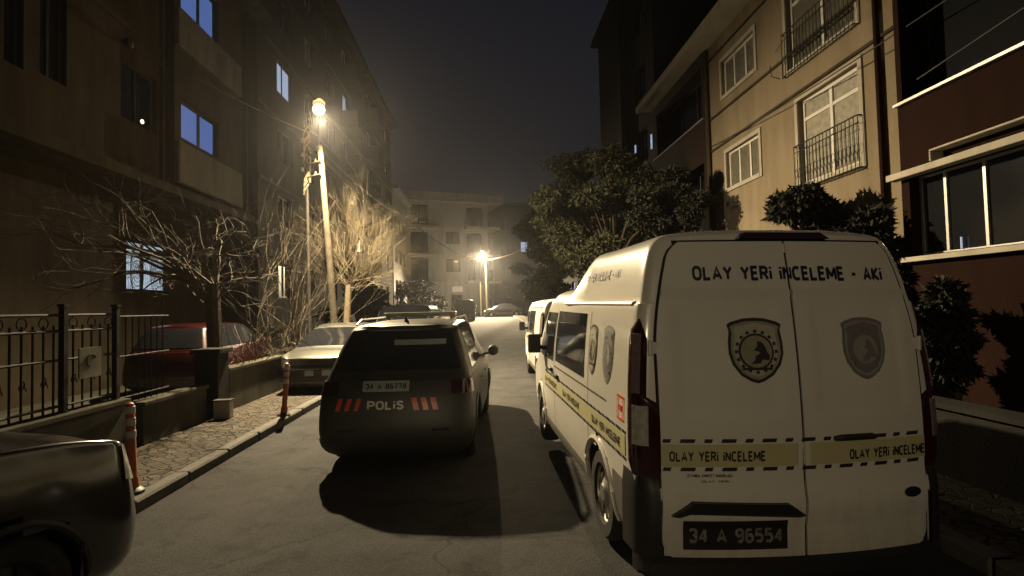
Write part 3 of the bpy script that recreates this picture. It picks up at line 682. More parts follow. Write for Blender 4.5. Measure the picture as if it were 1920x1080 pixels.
FF = Fac((-4.55, 0, 0), (0, 1, 0), (1, 0, 0))
t = empty('iron_fence', (-4.55, 4, .78), label='wrought iron railing fence with scrolls on the low wall at far left', cat='fence')
ends = (1.0, 2.9, 4.6, 6.05, 6.88)
for p0, p1 in zip(ends, ends[1:]):
    m = MB(); n = round((p1 - p0) / .135); st = (p1 - p0) / n
    for i in range(1, n): m.tube([FF.P(p0 + i * st, .80), FF.P(p0 + i * st, 1.72)], .011, 5)
    for z in (.86, 1.35, 1.66, 1.83): m.tube([FF.P(p0, z), FF.P(p1, z)], .016, 5)
    for i in range(0, n - 1, 2):
        y = p0 + (i + 1) * st
        m.tube([FF.P(y + .06 * math.cos(a), 1.745 + .06 * math.sin(a)) for a in [6.283 * j / 12 for j in range(13)]], .007, 4)
        m.tube([FF.P(y + .01 + (.05 - .03 * j / 12) * math.cos(9 * j / 12), 1.08 + .10 * j / 12 + (.05 - .03 * j / 12) * math.sin(9 * j / 12)) for j in range(13)], .007, 4)
    m.build('railing_panel', M_IRON, t)
m = MB()
for i in range(1, 8): m.tube([FF.P(6.93 + i * .13, .70), FF.P(6.93 + i * .13, 1.80)], .009, 5)
for z in (.78, 1.30, 1.80): m.tube([FF.P(6.93, z), FF.P(7.98, z)], .012, 5)
m.build('railing_panel', M_IRON, t)
for y in (2.9, 4.6, 6.05, 6.88):
    m = MB(); m.box(-4.58, -4.52, y - .03, y + .03, .79, 1.92); m.box(-4.59, -4.51, y - .04, y + .04, 1.921, 1.95); m.build('fence_post', M_IRON, t)
t2 = empty('sign_board', (-4.47, 6.35, 1.1), label='small weathered notice board fixed to the iron fence', cat='sign')
m = MB(); FF.box(m, 6.18, 6.52, 1.12, 1.46, .06, .075); m.build('board', M_SIGNP, t2)
m = MB(); m.tube([FF.P(6.35 + .07 * math.cos(a), 1.31 + .07 * math.sin(a), .08) for a in [.3 + 4.2 * j / 12 for j in range(13)]], .008, 4)
m.build('scrawl', M_CONC, t2)

# right side garden wall
t = empty('garden_wall', (4.4, 8, .1), label='low dark garden wall along the right pavement beyond the big van', cat='wall')
m = MB(); m.box(4.3, 4.5, -6, 20, 0, .75); m.build('wall_body', M_DARKB, t, bevel=.01)
m = MB(); m.box(4.26, 4.54, -6, 20, .751, .80); m.build('coping', M_DARKB, t)

# bollards
def bollard(x, y, lean, lb):
    t = empty('bollard', (x, y, .118), label=lb, cat='bollard', group='striped orange bollards on the left kerb')
    t.rotation_euler = (R_(lean[0]), R_(lean[1]), 0)
    m = MB(); m.lathe([(.055, .03), (.052, .12), (.04, .16), (.04, .80), (.032, .845), (.01, .86)], (0, 0, 0), 'Z', 16); m.build('post', M_ORNG, t, smooth=True, world=False)
    m = MB(); m.lathe([(.10, 0), (.10, .02), (.07, .045), (.055, .05)], (0, 0, 0), 'Z', 16); m.build('base', M_BLKP, t, smooth=True, world=False)
    for z in (.52, .64, .75):
        m = MB(); m.lathe([(.0405, z), (.0445, z + .004), (.0445, z + .066), (.0405, z + .07)], (0, 0, 0), 'Z', 16); m.build('reflective_band', M_BAND, t, smooth=True, world=False)
bollard(-3.38, 5.35, (0, -2), 'striped orange bollard nearest the camera, beside the black car bonnet')
bollard(-3.30, 9.0, (0, 4), 'slightly leaning striped orange bollard in front of the silver car')

# ------------------------------------------------------------------ vehicles
def crom(a, b, c, d, t, k=.42):
    t2, t3 = t * t, t * t * t
    m1 = (c - a) * k; m2 = (d - b) * k
    return b * (2 * t3 - 3 * t2 + 1) + m1 * (t3 - 2 * t2 + t) + c * (-2 * t3 + 3 * t2) + m2 * (t3 - t2)
class Surf:
    """right half of a vehicle skin from control rings; mirrored for the left"""
    def __init__(s, rings): s.R = [[Vector(p) for p in r] for r in rings]; s.n = len(rings); s.m = len(rings[0])
    def P(s, a, b, side=1):
        a = min(max(a, 0), s.n - 1 - 1e-6); b = min(max(b, 0), s.m - 1 - 1e-6); i = int(a); j = int(b); ta = a - i; tb = b - j
        ri = [max(0, i - 1), i, min(s.n - 1, i + 1), min(s.n - 1, i + 2)]; cj = [max(0, j - 1), j, min(s.m - 1, j + 1), min(s.m - 1, j + 2)]
        q = [crom(*[s.R[r][c] for c in cj], tb) for r in ri]
        p = crom(*q, ta); return Vector((p.x * side, p.y, p.z))
    def N(s, a, b, side=1):
        e = .02; du = s.P(min(a + e, s.n - 1), b) - s.P(max(a - e, 0), b); dv = s.P(a, min(b + e, s.m - 1)) - s.P(a, max(b - e, 0))
        n = du.cross(dv)
        if n.length < 1e-12: return Vector((0, 0, 0))
        n.normalize(); c = s.P(a, b) - Vector((0, s.cy, .8))
        if n.dot(c) < 0: n = -n
        return Vector((n.x * side, n.y, n.z))
    def mesh(s, sa, sb, skip=None):
        s.cy = sum(p.y for r in s.R for p in r) / (s.n * s.m)
        mb = MB(); A = [i + k / sa[i] for i in range(s.n - 1) for k in range(sa[i])] + [s.n - 1]
        Bq = [j + k / sb for j in range(s.m - 1) for k in range(sb)] + [s.m - 1]
        rows = []
        for a in A:
            r = [s.P(a, b) for b in Bq]
            rows.append(r + [Vector((-p.x, p.y, p.z)) for p in r[-2::-1]])
        nc = len(rows[0]); vs = [p for r in rows for p in r]; fs = []
        for i in range(len(rows) - 1):
            for j in range(nc - 1):
                f = (i * nc + j, i * nc + j + 1, (i + 1) * nc + j + 1, (i + 1) * nc + j)
                c = (vs[f[0]] + vs[f[1]] + vs[f[2]] + vs[f[3]]) / 4
                if skip and skip(c): continue
                fs.append(f)
            fs.append((i * nc, (i + 1) * nc, (i + 1) * nc + nc - 1, i * nc + nc - 1))   # floor pan
        mb.add(vs, fs); s.full = BVHTree.FromPolygons(vs, [f for f in fs if len(f) == 4]); return mb
    def patch(s, mb, a0, a1, b0, b1, na=10, nb=6, off=.006, side=1, mi=0):
        mb.grid([[s.P(a0 + (a1 - a0) * i / na, b0 + (b1 - b0) * j / nb, side) + s.N(a0 + (a1 - a0) * i / na, b0 + (b1 - b0) * j / nb, side) * off for j in range(nb + 1)] for i in range(na + 1)], mi)
    def wide(s, mb, a0, a1, b0, b1, na=8, nb=6, off=.006, mi=0):
        """patch across the middle in the a direction (rear or front face)"""
        aa = [a0 + (a1 - a0) * i / na for i in range(na + 1)]
        cols = [(a, 1) for a in aa[::-1]] + [(a, -1) for a in aa[1:]]
        mb.grid([[s.P(a, b0 + (b1 - b0) * j / nb, sd) + s.N(max(a, .05), b0 + (b1 - b0) * j / nb, sd) * off for j in range(nb + 1)] for a, sd in cols], mi)
    def wideb(s, mb, a0, a1, b0, b1, na=8, nb=6, off=.006, mi=0):
        bb = [b0 + (b1 - b0) * i / nb for i in range(nb + 1)]
        cols = [(b, 1) for b in bb] + [(b, -1) for b in bb[-2::-1]]
        mb.grid([[s.P(a0 + (a1 - a0) * i / na, b, sd) + s.N(a0 + (a1 - a0) * i / na, min(b, s.m - 1.1), sd) * off for b, sd in cols] for i in range(na + 1)], mi)

def project(bvh, pts, face, off):
    """pts: (u, z) mapped on the skin seen from face 'rear' (u = x), 'left' or 'right' (u = y)"""
    out = []
    for u, z in pts:
        o, d = {'rear': (Vector((u, -6, z)), Vector((0, 1, 0))), 'front': (Vector((u, 12, z)), Vector((0, -1, 0))), 'left': (Vector((-6, u, z)), Vector((1, 0, 0))), 'right': (Vector((6, u, z)), Vector((-1, 0, 0)))}[face]
        h, n, i, _ = bvh.ray_cast(o, d)
        if h is None: h = out[-1] if out else Vector((0, 0, z)); n = -d; out.append(h); continue
        if n.dot(d) > 0: n = -n
        out.append(h + n * off)
    return out
def words_on(parent, nm, mt, bvh, face, s, u0, u1, z0, h, off, dz=0):
    """one part per word, spaced as one line"""
    full, _, _ = text_tris(s, BOLD); tot = sum(GL[c][0] + BOLD + .085 for c in s) - .085; x = 0
    for wd in s.split(' '):
        w = sum(GL[c][0] + BOLD + .085 for c in wd) - .085
        m = MB(); decal_text(m, bvh, face, wd, u0 + (u1 - u0) * x / tot, u0 + (u1 - u0) * (x + w) / tot, z0 + dz * x / tot, h, off, BOLD, dz=dz * w / tot); m.build(nm, mt, parent, world=False)
        x += w + .085 + GL[' '][0] + BOLD + .085
def decal_rect(mb, bvh, face, u0, u1, z0, z1, off=.004, nu=8, nz=3, skew=0, mi=0):
    P = [[(u0 + (u1 - u0) * i / nu + skew * j / nz, z0 + (z1 - z0) * j / nz) for j in range(nz + 1)] for i in range(nu + 1)]
    q = project(bvh, [p for r in P for p in r], face, off)
    mb.grid([q[i * (nz + 1):(i + 1) * (nz + 1)] for i in range(nu + 1)], mi)
def decal_text(mb, bvh, face, s, u0, u1, z0, h, off=.006, bold=.2, mi=0, dz=0):
    V, F, lay = text_tris(s, bold)
    q = project(bvh, [(u0 + (u1 - u0) * x, z0 + h * y + dz * x) for x, y in V], face, off)
    d = {'rear': Vector((0, -1, 0)), 'front': Vector((0, 1, 0)), 'left': Vector((-1, 0, 0)), 'right': Vector((1, 0, 0))}[face]
    mb.add([p + d * (.0006 * l) for p, l in zip(q, lay)], F, mi)
def decal_poly(mb, bvh, face, pts, c, off, mi=0):
    """fan polygon, subdivided once towards its centre"""
    n = len(pts); mid = [((p[0] + c[0]) / 2, (p[1] + c[1]) / 2) for p in pts]
    q = project(bvh, list(pts) + mid + [c], face, off)
    mb.add(q, [(i, (i + 1) % n, n + (i + 1) % n, n + i) for i in range(n)] + [(n + i, n + (i + 1) % n, 2 * n) for i in range(n)], mi)
def shield_pts(cx, cz, w, h, k=1.0):
    o = [(-.5, .40), (-.42, .44), (-.2, .49), (0, .5), (.2, .49), (.42, .44), (.5, .40), (.47, .30), (.5, .12), (.5, -.05), (.44, -.22), (.3, -.38), (.12, -.47), (0, -.5), (-.12, -.47), (-.3, -.38), (-.44, -.22), (-.5, -.05), (-.5, .12), (-.47, .30)]
    return [(cx + x * w * k, cz + z * h * k) for x, z in o]
def emblem(parent, bvh, face, cx, cz, w, h, blue):
    a, b, c_, d = (M_INK, M_EMG, M_INK, M_EMW) if not blue else (M_EMN, M_EMB, M_EMN, M_EMN)
    m = MB()
    decal_poly(m, bvh, face, shield_pts(cx, cz, w, h), (cx, cz), .004, 0)
    decal_poly(m, bvh, face, shield_pts(cx, cz, w, h, .90), (cx, cz), .006, 1)
    circ = lambda r, x=cx, z=cz, n=20, sx=1: [(x + r * sx * math.cos(6.283 * i / n), z + r * math.sin(6.283 * i / n)) for i in range(n)]
    decal_poly(m, bvh, face, shield_pts(cx, cz, w, h, .80), (cx, cz), .008, 3 if not blue else 2)
    decal_poly(m, bvh, face, circ(w * .33, cx, cz - h * .02), (cx, cz - h * .02), .010, 2)
    decal_poly(m, bvh, face, circ(w * .29, cx, cz - h * .02), (cx, cz - h * .02), .012, 1)
    ban = [(cx - w * .34, cz + h * .26), (cx - w * .36, cz + h * .36), (cx, cz + h * .42), (cx + w * .36, cz + h * .36), (cx + w * .34, cz + h * .26), (cx, cz + h * .31)]
    decal_poly(m, bvh, face, ban, (cx, cz + h * .345), .012, 3)
    decal_poly(m, bvh, face, [(cx - w * .27, cz - h * .30), (cx - w * .27, cz - h * .26), (cx + w * .27, cz - h * .26), (cx + w * .27, cz - h * .30)], (cx, cz - h * .28), .012, 2)
    # a dark figure leaning across the disc
    fig = [(.02, .13), (.10, .12), (.16, .06), (.19, -.02), (.24, -.08), (.22, -.15), (.10, -.13), (.06, -.19), (-.12, -.20), (-.04, -.14), (-.02, -.08), (.06, -.05), (.04, .01), (-.05, .0), (.02, .06)]
    decal_poly(m, bvh, face, [(cx + w * x, cz + h * z * 1.05) for x, z in fig], (cx + w * .12, cz - h * .04), .014, 2)
    for i in range(16):
        t0 = 6.283 * i / 16; rr = w * .365
        decal_poly(m, bvh, face, [(cx + (rr + dr) * math.cos(t0 + dt), cz - h * .02 + (rr + dr) * math.sin(t0 + dt)) for dr, dt in ((-.008, -.09), (.010, -.07), (.010, .07), (-.008, .09))], (cx + rr * math.cos(t0), cz - h * .02 + rr * math.sin(t0)), .013, 2)
    m.build('emblem', [a, b, c_, d], parent, world=False)
M_EMG = mat('emblem_olive', (.29, .27, .18), .5, var=.15, vs=30); M_EMW = mat('emblem_grey', (.42, .41, .33), .5, var=.1, vs=30)
M_EMN = mat('emblem_navy', (.19, .175, .18), .5, var=.1, vs=30); M_EMB = mat('emblem_slate', (.29, .28, .26), .5, var=.1, vs=30)

def wheel(parent, x, y, z, r, side, rim=M_RIM, steer=0, wd=.22):
    """x = outer face"""
    m = MB(); s = side
    m.lathe([(r * .60, -.02 * s), (r * .66, 0), (r * .90, 0), (r * .98, -.025 * s), (r, -.06 * s), (r, -(wd - .05) * s), (r * .9, -wd * s), (r * .6, -wd * s)], (x, y, z), 'X', 36, cap=False)
    w = m.build('wheel', M_TYRE, parent, smooth=True, world=False)
    m = MB(); m.lathe([(r * .655, -.004 * s), (r * .64, -.022 * s), (r * .60, -.05 * s), (r * .40, -.045 * s), (r * .22, -.018 * s), (r * .18, -.006 * s), (.004, -.004 * s)], (x, y, z), 'X', 36, cap=False)
    rm = m.build('rim', rim, w, smooth=True, world=False)
    m = MB()
    for k in range(7):   # openings of the wheel cover
        t = 6.283 * k / 7; c, d = math.cos(t), math.sin(t); hw = r * .10
        q = [(r * .34, -hw * .6), (r * .34, hw * .6), (r * .57, hw * 1.5), (r * .57, -hw * 1.5)]
        m.add([(x + (-.030 if i < 2 else -.038) * s + .004 * s, y + a * c - b * d, z + a * d + b * c) for i, (a, b) in enumerate(q)], [(0, 1, 2, 3)])
    m.build('rim_opening', M_SEAM, rm, world=False)
def arch_lip(parent, S, yw, zw, r, side, m_):
    m = MB(); pts = []
    for k in range(25):
        t = math.pi * (-.08 + 1.16 * k / 24); u, z = yw + r * math.cos(t), zw + r * math.sin(t)
        if z < .16: continue
        h, n, i, _ = S.full0.ray_cast(Vector((3 * side, u, z)), Vector((-side, 0, 0)))
        if h is not None: pts.append(h)
    m.tube(pts, .022, 6, mi=0)
    inner = [Vector((max(.2, abs(p.x) - .32) * side, p.y, p.z)) for p in pts]
    m.grid([pts, inner], 1)
    m.build('wheel_arch', [m_, M_SEAM], parent, smooth=True, world=False)

# ---- white crime-scene van (high roof) and its low-roof neighbour
def van_yr(x, z):
    return .10 * (x / .95) ** 2 + (.05 * (z - 1.0) + .075 * (z - 1.0) ** 2 if z > 1.0 else 0)
def make_van(high, name, label, lettering):
    t = empty(name, (0, 0, 0), label=label, cat='van')
    hi = [(.90, .24), (.955, .36), (.98, .60), (.985, 1.0), (.975, 1.30), (.95, 1.60), (.925, 1.775), (.905, 1.80), (.865, 2.00), (.815, 2.15), (.72, 2.225), (.40, 2.25), (0, 2.255)]
    lw = [(.90, .24), (.955, .36), (.98, .60), (.985, 1.0), (.975, 1.30), (.94, 1.60), (.905, 1.76), (.88, 1.82), (.83, 1.885), (.75, 1.93), (.62, 1.955), (.35, 1.97), (0, 1.975)]
    rear = hi if high else lw
    def mixr(k): return [(a[0] * k + b[0] * (1 - k), a[1] * k + b[1] * (1 - k)) for a, b in zip(rear, lw)]
    rings = []
    for f in (0, .3, .6, .85):
        rings.append([(x * f * .94, van_yr(x * f * .94, z), z - (.03 if j > 9 else 0)) for j, (x, z) in enumerate(rear)])
    for d, ins in ((.0, .05), (.03, .015), (.09, 0)):
        rings.append([(x - ins, van_yr(x - ins, z) + d, z - (ins * .6 if j > 8 else 0)) for j, (x, z) in enumerate(rear)])
    for y in (.65, 1.3, 1.75): rings.append([(x, y, z) for x, z in rear])
    for y, k in ((2.15, .62), (2.45, .15), (2.65, 0)): rings.append([(x, y, z) for x, z in mixr(k)])
    rings.append([(x, 3.3, z - (.01 if j > 8 else 0)) for j, (x, z) in enumerate(lw)])
    # windscreen, bonnet, nose (heights squeezed towards the belt)
    for y, yt, top, wk in ((3.75, 3.55, 1.90, .99), (4.1, 4.05, 1.60, .97), (4.45, 4.5, 1.22, .96), (4.75, 4.82, 1.05, .93)):
        rings.append([(x * wk * (1 if z < 1.2 else 1 - .04 * (1.97 - top)), y + (yt - y) * max(0, min(1, (z - 1) / .9)), z if z < top - .25 else (top - .25) + (z - (top - .25)) / (1.975 - (top - .25)) * .25) if top > 1.3 or z > .7 else (x * wk, y, z) for x, z in lw])
    last = rings[-1]
    rings.append([(p[0] * .82, 4.93 - .1 * max(0, p[2] - .6), p[2] * .97) for p in last])
    rings.append([(p[0] * .45, 4.99 - .12 * max(0, p[2] - .6), p[2] * .96) for p in last])
    rings.append([(0, 5.01 - .12 * max(0, p[2] - .6), p[2] * .96) for p in last])
    S = Surf(rings)
    sa = [4, 4, 4, 3, 3, 3, 16, 18, 12, 10, 8, 6, 14, 10, 10, 10, 8, 5, 5, 4]
    YW = (1.02, 3.95); RW = .34
    S.mesh([2] * 20, 2); S.full0 = S.full
    sk = lambda c: abs(c.x) > .55 and any((c.y - y) ** 2 + (c.z - RW) ** 2 < .405 ** 2 for y in YW)
    b = S.mesh(sa[:S.n - 1] + [4] * max(0, S.n - 1 - len(sa)), 4, sk)
    body = b.build('body', M_WHITE, t, smooth=True, world=False)
    V = S.full0
    for sd in (1, -1):
        for y in YW: wheel(t, .955 * sd, y, RW, RW, sd); arch_lip(t, S, y, RW, .41, sd, M_WHITE)
    # rear doors, slightly proud, with rounded lower corners
    def door(x0, x1):
        m = MB(); n = 34; k = 76; rows = []
        top = 2.17 if high else 1.90
        for j in range(k + 1):
            z = .29 + (top - .29) * j / k
            w = .845 if z < 1.5 else .845 - .13 * ((z - 1.5) / (top - 1.5)) ** 1.6 * (1 if high else .8)
            zz = (z - .29); w -= .06 * max(0, 1 - zz / .10) ** 2; w -= .05 * max(0, 1 - (top - z) / .09) ** 2
            a = x0 if abs(x0) < .1 else -w; c = x1 if abs(x1) < .1 else w
            off = .016 + (.012 * math.exp(-((z - 1.845) / .018) ** 2) if high else 0) + (.02 * math.exp(-((z - .60) / .10) ** 2)) - .004 * math.exp(-((z - .46) / .006) ** 2)
            row = []
            for i in range(n + 1):
                x = a + (c - a) * i / n
                sm = lambda q, lo_, hi_: max(0, min(1, (q - lo_) / (hi_ - lo_)))
                pr = sm(abs(x), .10, .15) * (1 - sm(abs(x), .70, .75)) * sm(z, 1.10, 1.15) * (1 - sm(z, 1.74, 1.79))
                row.append(Vector((x, van_yr(x, z) - off + .009 * pr, z)))
            row = [row[0] + Vector((0, .02, 0))] + row + [row[-1] + Vector((0, .02, 0))]
            rows.append(row)
        rows = [[p + Vector((0, .02, 0)) for p in rows[0]]] + rows + [[p + Vector((0, .02, 0)) for p in rows[-1]]]
        m.grid(rows); return m
    top_ = 2.17 if high else 1.90
    gl = door(-.85, -.008); gr = door(.008, .85)
    dl = gl.build('rear_door', M_WHITE, t, smooth=True, world=False); dr = gr.build('rear_door', M_WHITE, t, smooth=True, world=False)
    full = MB(); full.v = gl.v + gr.v; full.f = gl.f + [tuple(i + len(gl.v) for i in f) for f in gr.f]
    RV = BVHTree.FromPolygons([Vector(v) for v in full.v] + [Vector(v.co) for v in body.data.vertices], full.f + [tuple(i + len(full.v) for i in p.vertices) for p in body.data.polygons])
    m = MB(); m.grid([[Vector((x, van_yr(x, z) - .006, z)) for z in [.3 + .2 * j for j in range(10)] if z < (2.2 if high else 1.9)] for x in (-.02, .02)]); m.build('door_gap', M_SEAM, t, world=False)
    m = MB()
    for sd in (-1, 1):
        rows = []
        for j in range(40):
            z = .27 + (top_ - .27) * j / 39
            w = .852 if z < 1.5 else .852 - .13 * ((z - 1.5) / (top_ - 1.5)) ** 1.6 * (1 if high else .8)
            w -= .05 * max(0, 1 - (top_ - z) / .09) ** 2
            rows.append([Vector((sd * (w - .02), van_yr(w, z) - .007, z)), Vector((sd * (w + .010), van_yr(w, z) - .007, z))])
        m.grid(rows)
    m.grid([[Vector((x, van_yr(x, top_) - .007, top_ - .01)), Vector((x, van_yr(x, top_ + .012) - .007, top_ + .012))] for x in [-.70 + .07 * i for i in range(21)]])
    m.build('door_gap_line', M_SEAM, t, world=False)  # thin dark strip painting in the gap shadow around the rear doors
    # hinges, handle, trim, plate
    for z in ((.66, 1.52) if high else (.66, 1.4)):
        for sd in (-1, 1):
            m = MB(); m.tube([(sd * .88, van_yr(.88, z) - .012, z - .045), (sd * .88, van_yr(.88, z) - .012, z + .045)], .016, 8); m.box(min(sd * .82, sd * .89), max(sd * .82, sd * .89), van_yr(.86, z) - .02, van_yr(.86, z) + .05, z - .035, z + .035); m.build('hinge', M_WHITE, t, world=False)
    m = MB()
    for i in range(1): m.tube([(.19, van_yr(.2, .98) - .03, .975), (.22, van_yr(.2, .98) - .055, .985), (.42, van_yr(.42, .98) - .055, .985), (.46, van_yr(.42, .98) - .03, .975)], [.014, .020, .020, .014], 8)
    m.build('door_handle', M_BLKP, dr, world=False)
    m = MB()   # black plate-lamp hood on the left door
    P = [(-.80, .545), (-.68, .63), (-.12, .615), (-.02, .545), (-.06, .535), (-.70, .56), (-.76, .54)]
    fr = [Vector((x, van_yr(x, z) - .075 if 1 <= i <= 2 else van_yr(x, z) - .060, z)) for i, (x, z) in enumerate(P)]; bk = [Vector((x, van_yr(x, z), z)) for x, z in P]
    m.add(fr + bk, [tuple(range(7))] + [(i, (i + 1) % 7, 7 + (i + 1) % 7, 7 + i) for i in range(7)]); m.build('plate_lamp_hood', M_BLKP, dl, world=False)
    m = MB(); decal_rect(m, RV, 'rear', -.73, -.12, .345, .515, .008, 8, 3); pl = m.build('number_plate', M_PLB, dl, world=False)
    m = MB(); decal_text(m, RV, 'rear', '34 A 96554', -.70, -.15, .385, .09, .012, BOLD, dz=.0); m.build('plate_lettering', mat('mottled_grey_lettering', (.17, .165, .145), .5, var=.4, vs=40), pl, world=False)  # plate letters in mottled grey rather than white
    m = MB(); decal_poly(m, RV, 'rear', [(.72 + .062 * math.cos(6.283 * i / 20), .625 + .03 * math.sin(6.283 * i / 20)) for i in range(20)], (.72, .625), .008); m.build('maker_badge', M_NAVY, dr, world=False)
    if high:
        m = MB(); P = [(-.30, 2.185), (-.26, 2.225), (.24, 2.225), (.30, 2.185)]
        m.add([Vector((x, van_yr(x, z) - .05, z)) for x, z in P] + [Vector((x, van_yr(x, z) + .06, z)) for x, z in P], [(0, 1, 2, 3), (0, 1, 5, 4), (1, 2, 6, 5), (2, 3, 7, 6), (3, 0, 4, 7)]); m.build('brake_lamp', M_RED, t, world=False)
    # tail lights wrapping the corners
    for sd in (-1, 1):
        def cpt(q, z, off):    # q 0..1 from the rear face round the corner to the side
            j = 0
            while j < 10 and rear[j + 1][1] < z: j += 1
            k = (z - rear[j][1]) / (rear[j + 1][1] - rear[j][1]); b_ = j + k
            a = 3.0 + q * 3.25
            p = S.P(a, b_, sd); n = S.N(a, b_, sd); return p + n * off
        zs = [.77 + .9 * i / 22 for i in range(23)]
        def lamp(z0, z1, q0, q1, off, nm, mt, par):
            m = MB(); rows = []
            for i in range(17):
                z = z0 + (z1 - z0) * i / 16; f = i / 16
                qa = q0(f) if callable(q0) else q0; qb = q1(f) if callable(q1) else q1
                rows.append([cpt(qa + (qb - qa) * k / 12, z, off if 0 < k < 12 and 0 < i < 16 else .0) for k in range(13)])
            m.grid(rows); return m.build(nm, mt, par, smooth=True, world=False)
        tl = lamp(.76, 1.68, lambda f: .05 if f < .5 else .26 + .25 * max(0, (f - .85) / .15) ** 2, lambda f: .985 - .3 * max(0, (f - .9) / .1) ** 2, .016, 'tail_light', M_RED, t)
        lamp(1.22, 1.62, .36, .82, .022, 'lens', M_LENS, tl)
        lamp(.92, 1.18, .20, .82, .022, 'lens', M_CLEAR if sd < 0 else M_LENS, tl)
    # dark bumper
    m = MB()
    for j, (z0, z1, off) in enumerate(((.20, .27, .03),)):
        rows = []
        for z, o_ in ((.18, .0), (.20, .05), (.27, .05), (.30, .012)):
            row = [Vector((x, van_yr(x, z) - o_, z)) for x in [-.93 + 1.86 * i / 20 for i in range(21)]]
            rows.append([Vector((-.985, .20, z)), Vector((-.975, .13, z))] + row + [Vector((.975, .13, z)), Vector((.985, .20, z))])
        m.grid(rows)
    for sd in (-1, 1):
        rows = []
        for z, o_ in ((.29, .03), (.33, .045), (.66, .045), (.74, .02), (.76, .0)):
            rows.append([Vector((sd * x, van_yr(x, z) - o_, z)) for x in (.86, .89, .92)] + [Vector((sd * (.965 + o_ * .3), .12, z)), Vector((sd * (.985 + o_ * .2), .20, z)), Vector((sd * (.99 + .01 * (z < .7)), .34, z))])
        m.grid(rows)
    m.build('rear_bumper', M_BLKP, t, smooth=True, world=False)
    for sd, fc in ((-1, 'left'), (1, 'right')):
        m = MB(); decal_rect(m, V, fc, .34, .61, .30, .66, .006, 6, 5); m.build('lower_cladding', M_GRYP, t, world=False)
        m = MB(); decal_rect(m, V, fc, 1.46, 3.52, .27, .42, .006, 20, 3); m.build('side_skirt', M_GRYP, t, world=False)
        # glass
        m = MB(); decal_rect(m, V, fc, 1.45, 2.78, 1.16, 1.70, .006, 10, 5); m.build('side_window', M_GLASS, t, world=False)
        m = MB(); decal_rect(m, V, fc, 2.92, 3.62, 1.14, 1.68, .006, 10, 5, skew=-.05); decal_rect(m, V, fc, 3.62, 3.98, 1.14, 1.42, .0062, 4, 5, skew=-.2); m.build('cab_window', M_GLASS, t, world=False)
        m = MB(); decal_rect(m, V, fc, .75, 2.85, 1.085, 1.10, .004, 16, 1); decal_rect(m, V, fc, .62, 2.05, .93, .936, .004, 16, 1); 
        for yy in (1.30, 2.86, 3.75): decal_rect(m, V, fc, yy - .005, yy + .005, .35, 1.72, .004, 1, 14)
        m.build('panel_gap', M_SEAM, t, world=False)
        m = MB(); x = .985 * sd
        m.grid([[Vector((sd * (.905 + .03 * math.sin(q)), y, 1.785 + .02 * math.cos(q))) for q in (0, .8, 1.57, 2.3, 3.1)] for y in [.30 + .2 * i for i in range(12)]]); m.build('gutter_rail', M_WHITE, t, smooth=True, world=False)
        m = MB(); m.box(min(.97 * sd, 1.02 * sd), max(.97 * sd, 1.02 * sd), 2.60, 2.74, .98, 1.02); m.box(min(.97 * sd, 1.02 * sd), max(.97 * sd, 1.02 * sd), 2.95, 3.1, 1.02, 1.06); m.build('door_handle', M_BLKP, t, world=False, bevel=.01)
        m = MB(); m.tube([(.93 * sd, 3.68, 1.22), (1.04 * sd, 3.66, 1.24)], .03, 8)
        m.box(min(1.02 * sd, 1.17 * sd), max(1.02 * sd, 1.17 * sd), 3.60, 3.71, 1.17, 1.40); m.build('wing_mirror', M_BLKP, t, world=False, bevel=.045)
    m = MB(); S.wideb(m, 13.25, 15.75, 7.2, 12, 12, 10, .008); m.build('windscreen', M_GLASS, t, smooth=True, world=False)
    m = MB(); 
    for sd in (-1, 1): S.patch(m, 16.2, 17.9, 3.2, 5.2, 6, 6, .012, sd)
    m.build('headlight', M_CLEAR, t, world=False)
    m = MB(); S.wide(m, 19.0, 18.2, 1.0, 3.4, 8, 5, .01); 
    m.build('grille', M_BLKP, t, world=False)
    if lettering:
        words_on(t, 'lettering', M_NAVY, RV, 'rear', 'OLAY YERi iNCELEME - AKi', -.60, .66, 1.925, .092, .007, dz=-.01)
        emblem(t, RV, 'rear', -.255, 1.50, .33, .39, False); emblem(t, RV, 'rear', .46, 1.50, .30, .38, True)
        m = MB(); decal_rect(m, RV, 'rear', -.845, .845, .825, .955, .004, 34, 3)
        for z in (.80, .965):
            x = -.84; k = 0
            while x < .83:
                w = .085 if k % 2 else .045; decal_rect(m, RV, 'rear', x, min(x + w, .845), z, z + .022, .007, 2, 1, skew=.008, mi=1); x += w + .055; k += 1
        m.build('tape_band', [M_TAPE, M_INK], t, world=False)
        words_on(t, 'tape_lettering', M_INK, RV, 'rear', 'OLAY YERi iNCELEME', -.80, -.24, .855, .062, .008); words_on(t, 'tape_lettering', M_INK, RV, 'rear', 'OLAY YERi iNCELEME', .29, .84, .845, .062, .008)
        m = MB(); decal_text(m, RV, 'rear', 'iSTANBUL EMNiYET MUDURLUGU', -.70, -.44, .765, .018, .007, BOLD); m.build('small_lettering', M_INK, t, world=False); m = MB(); decal_text(m, RV, 'rear', 'OLAY YERi', -.62, -.46, .735, .012, .007, BOLD); m.build('small_lettering', M_INK, t, world=False)
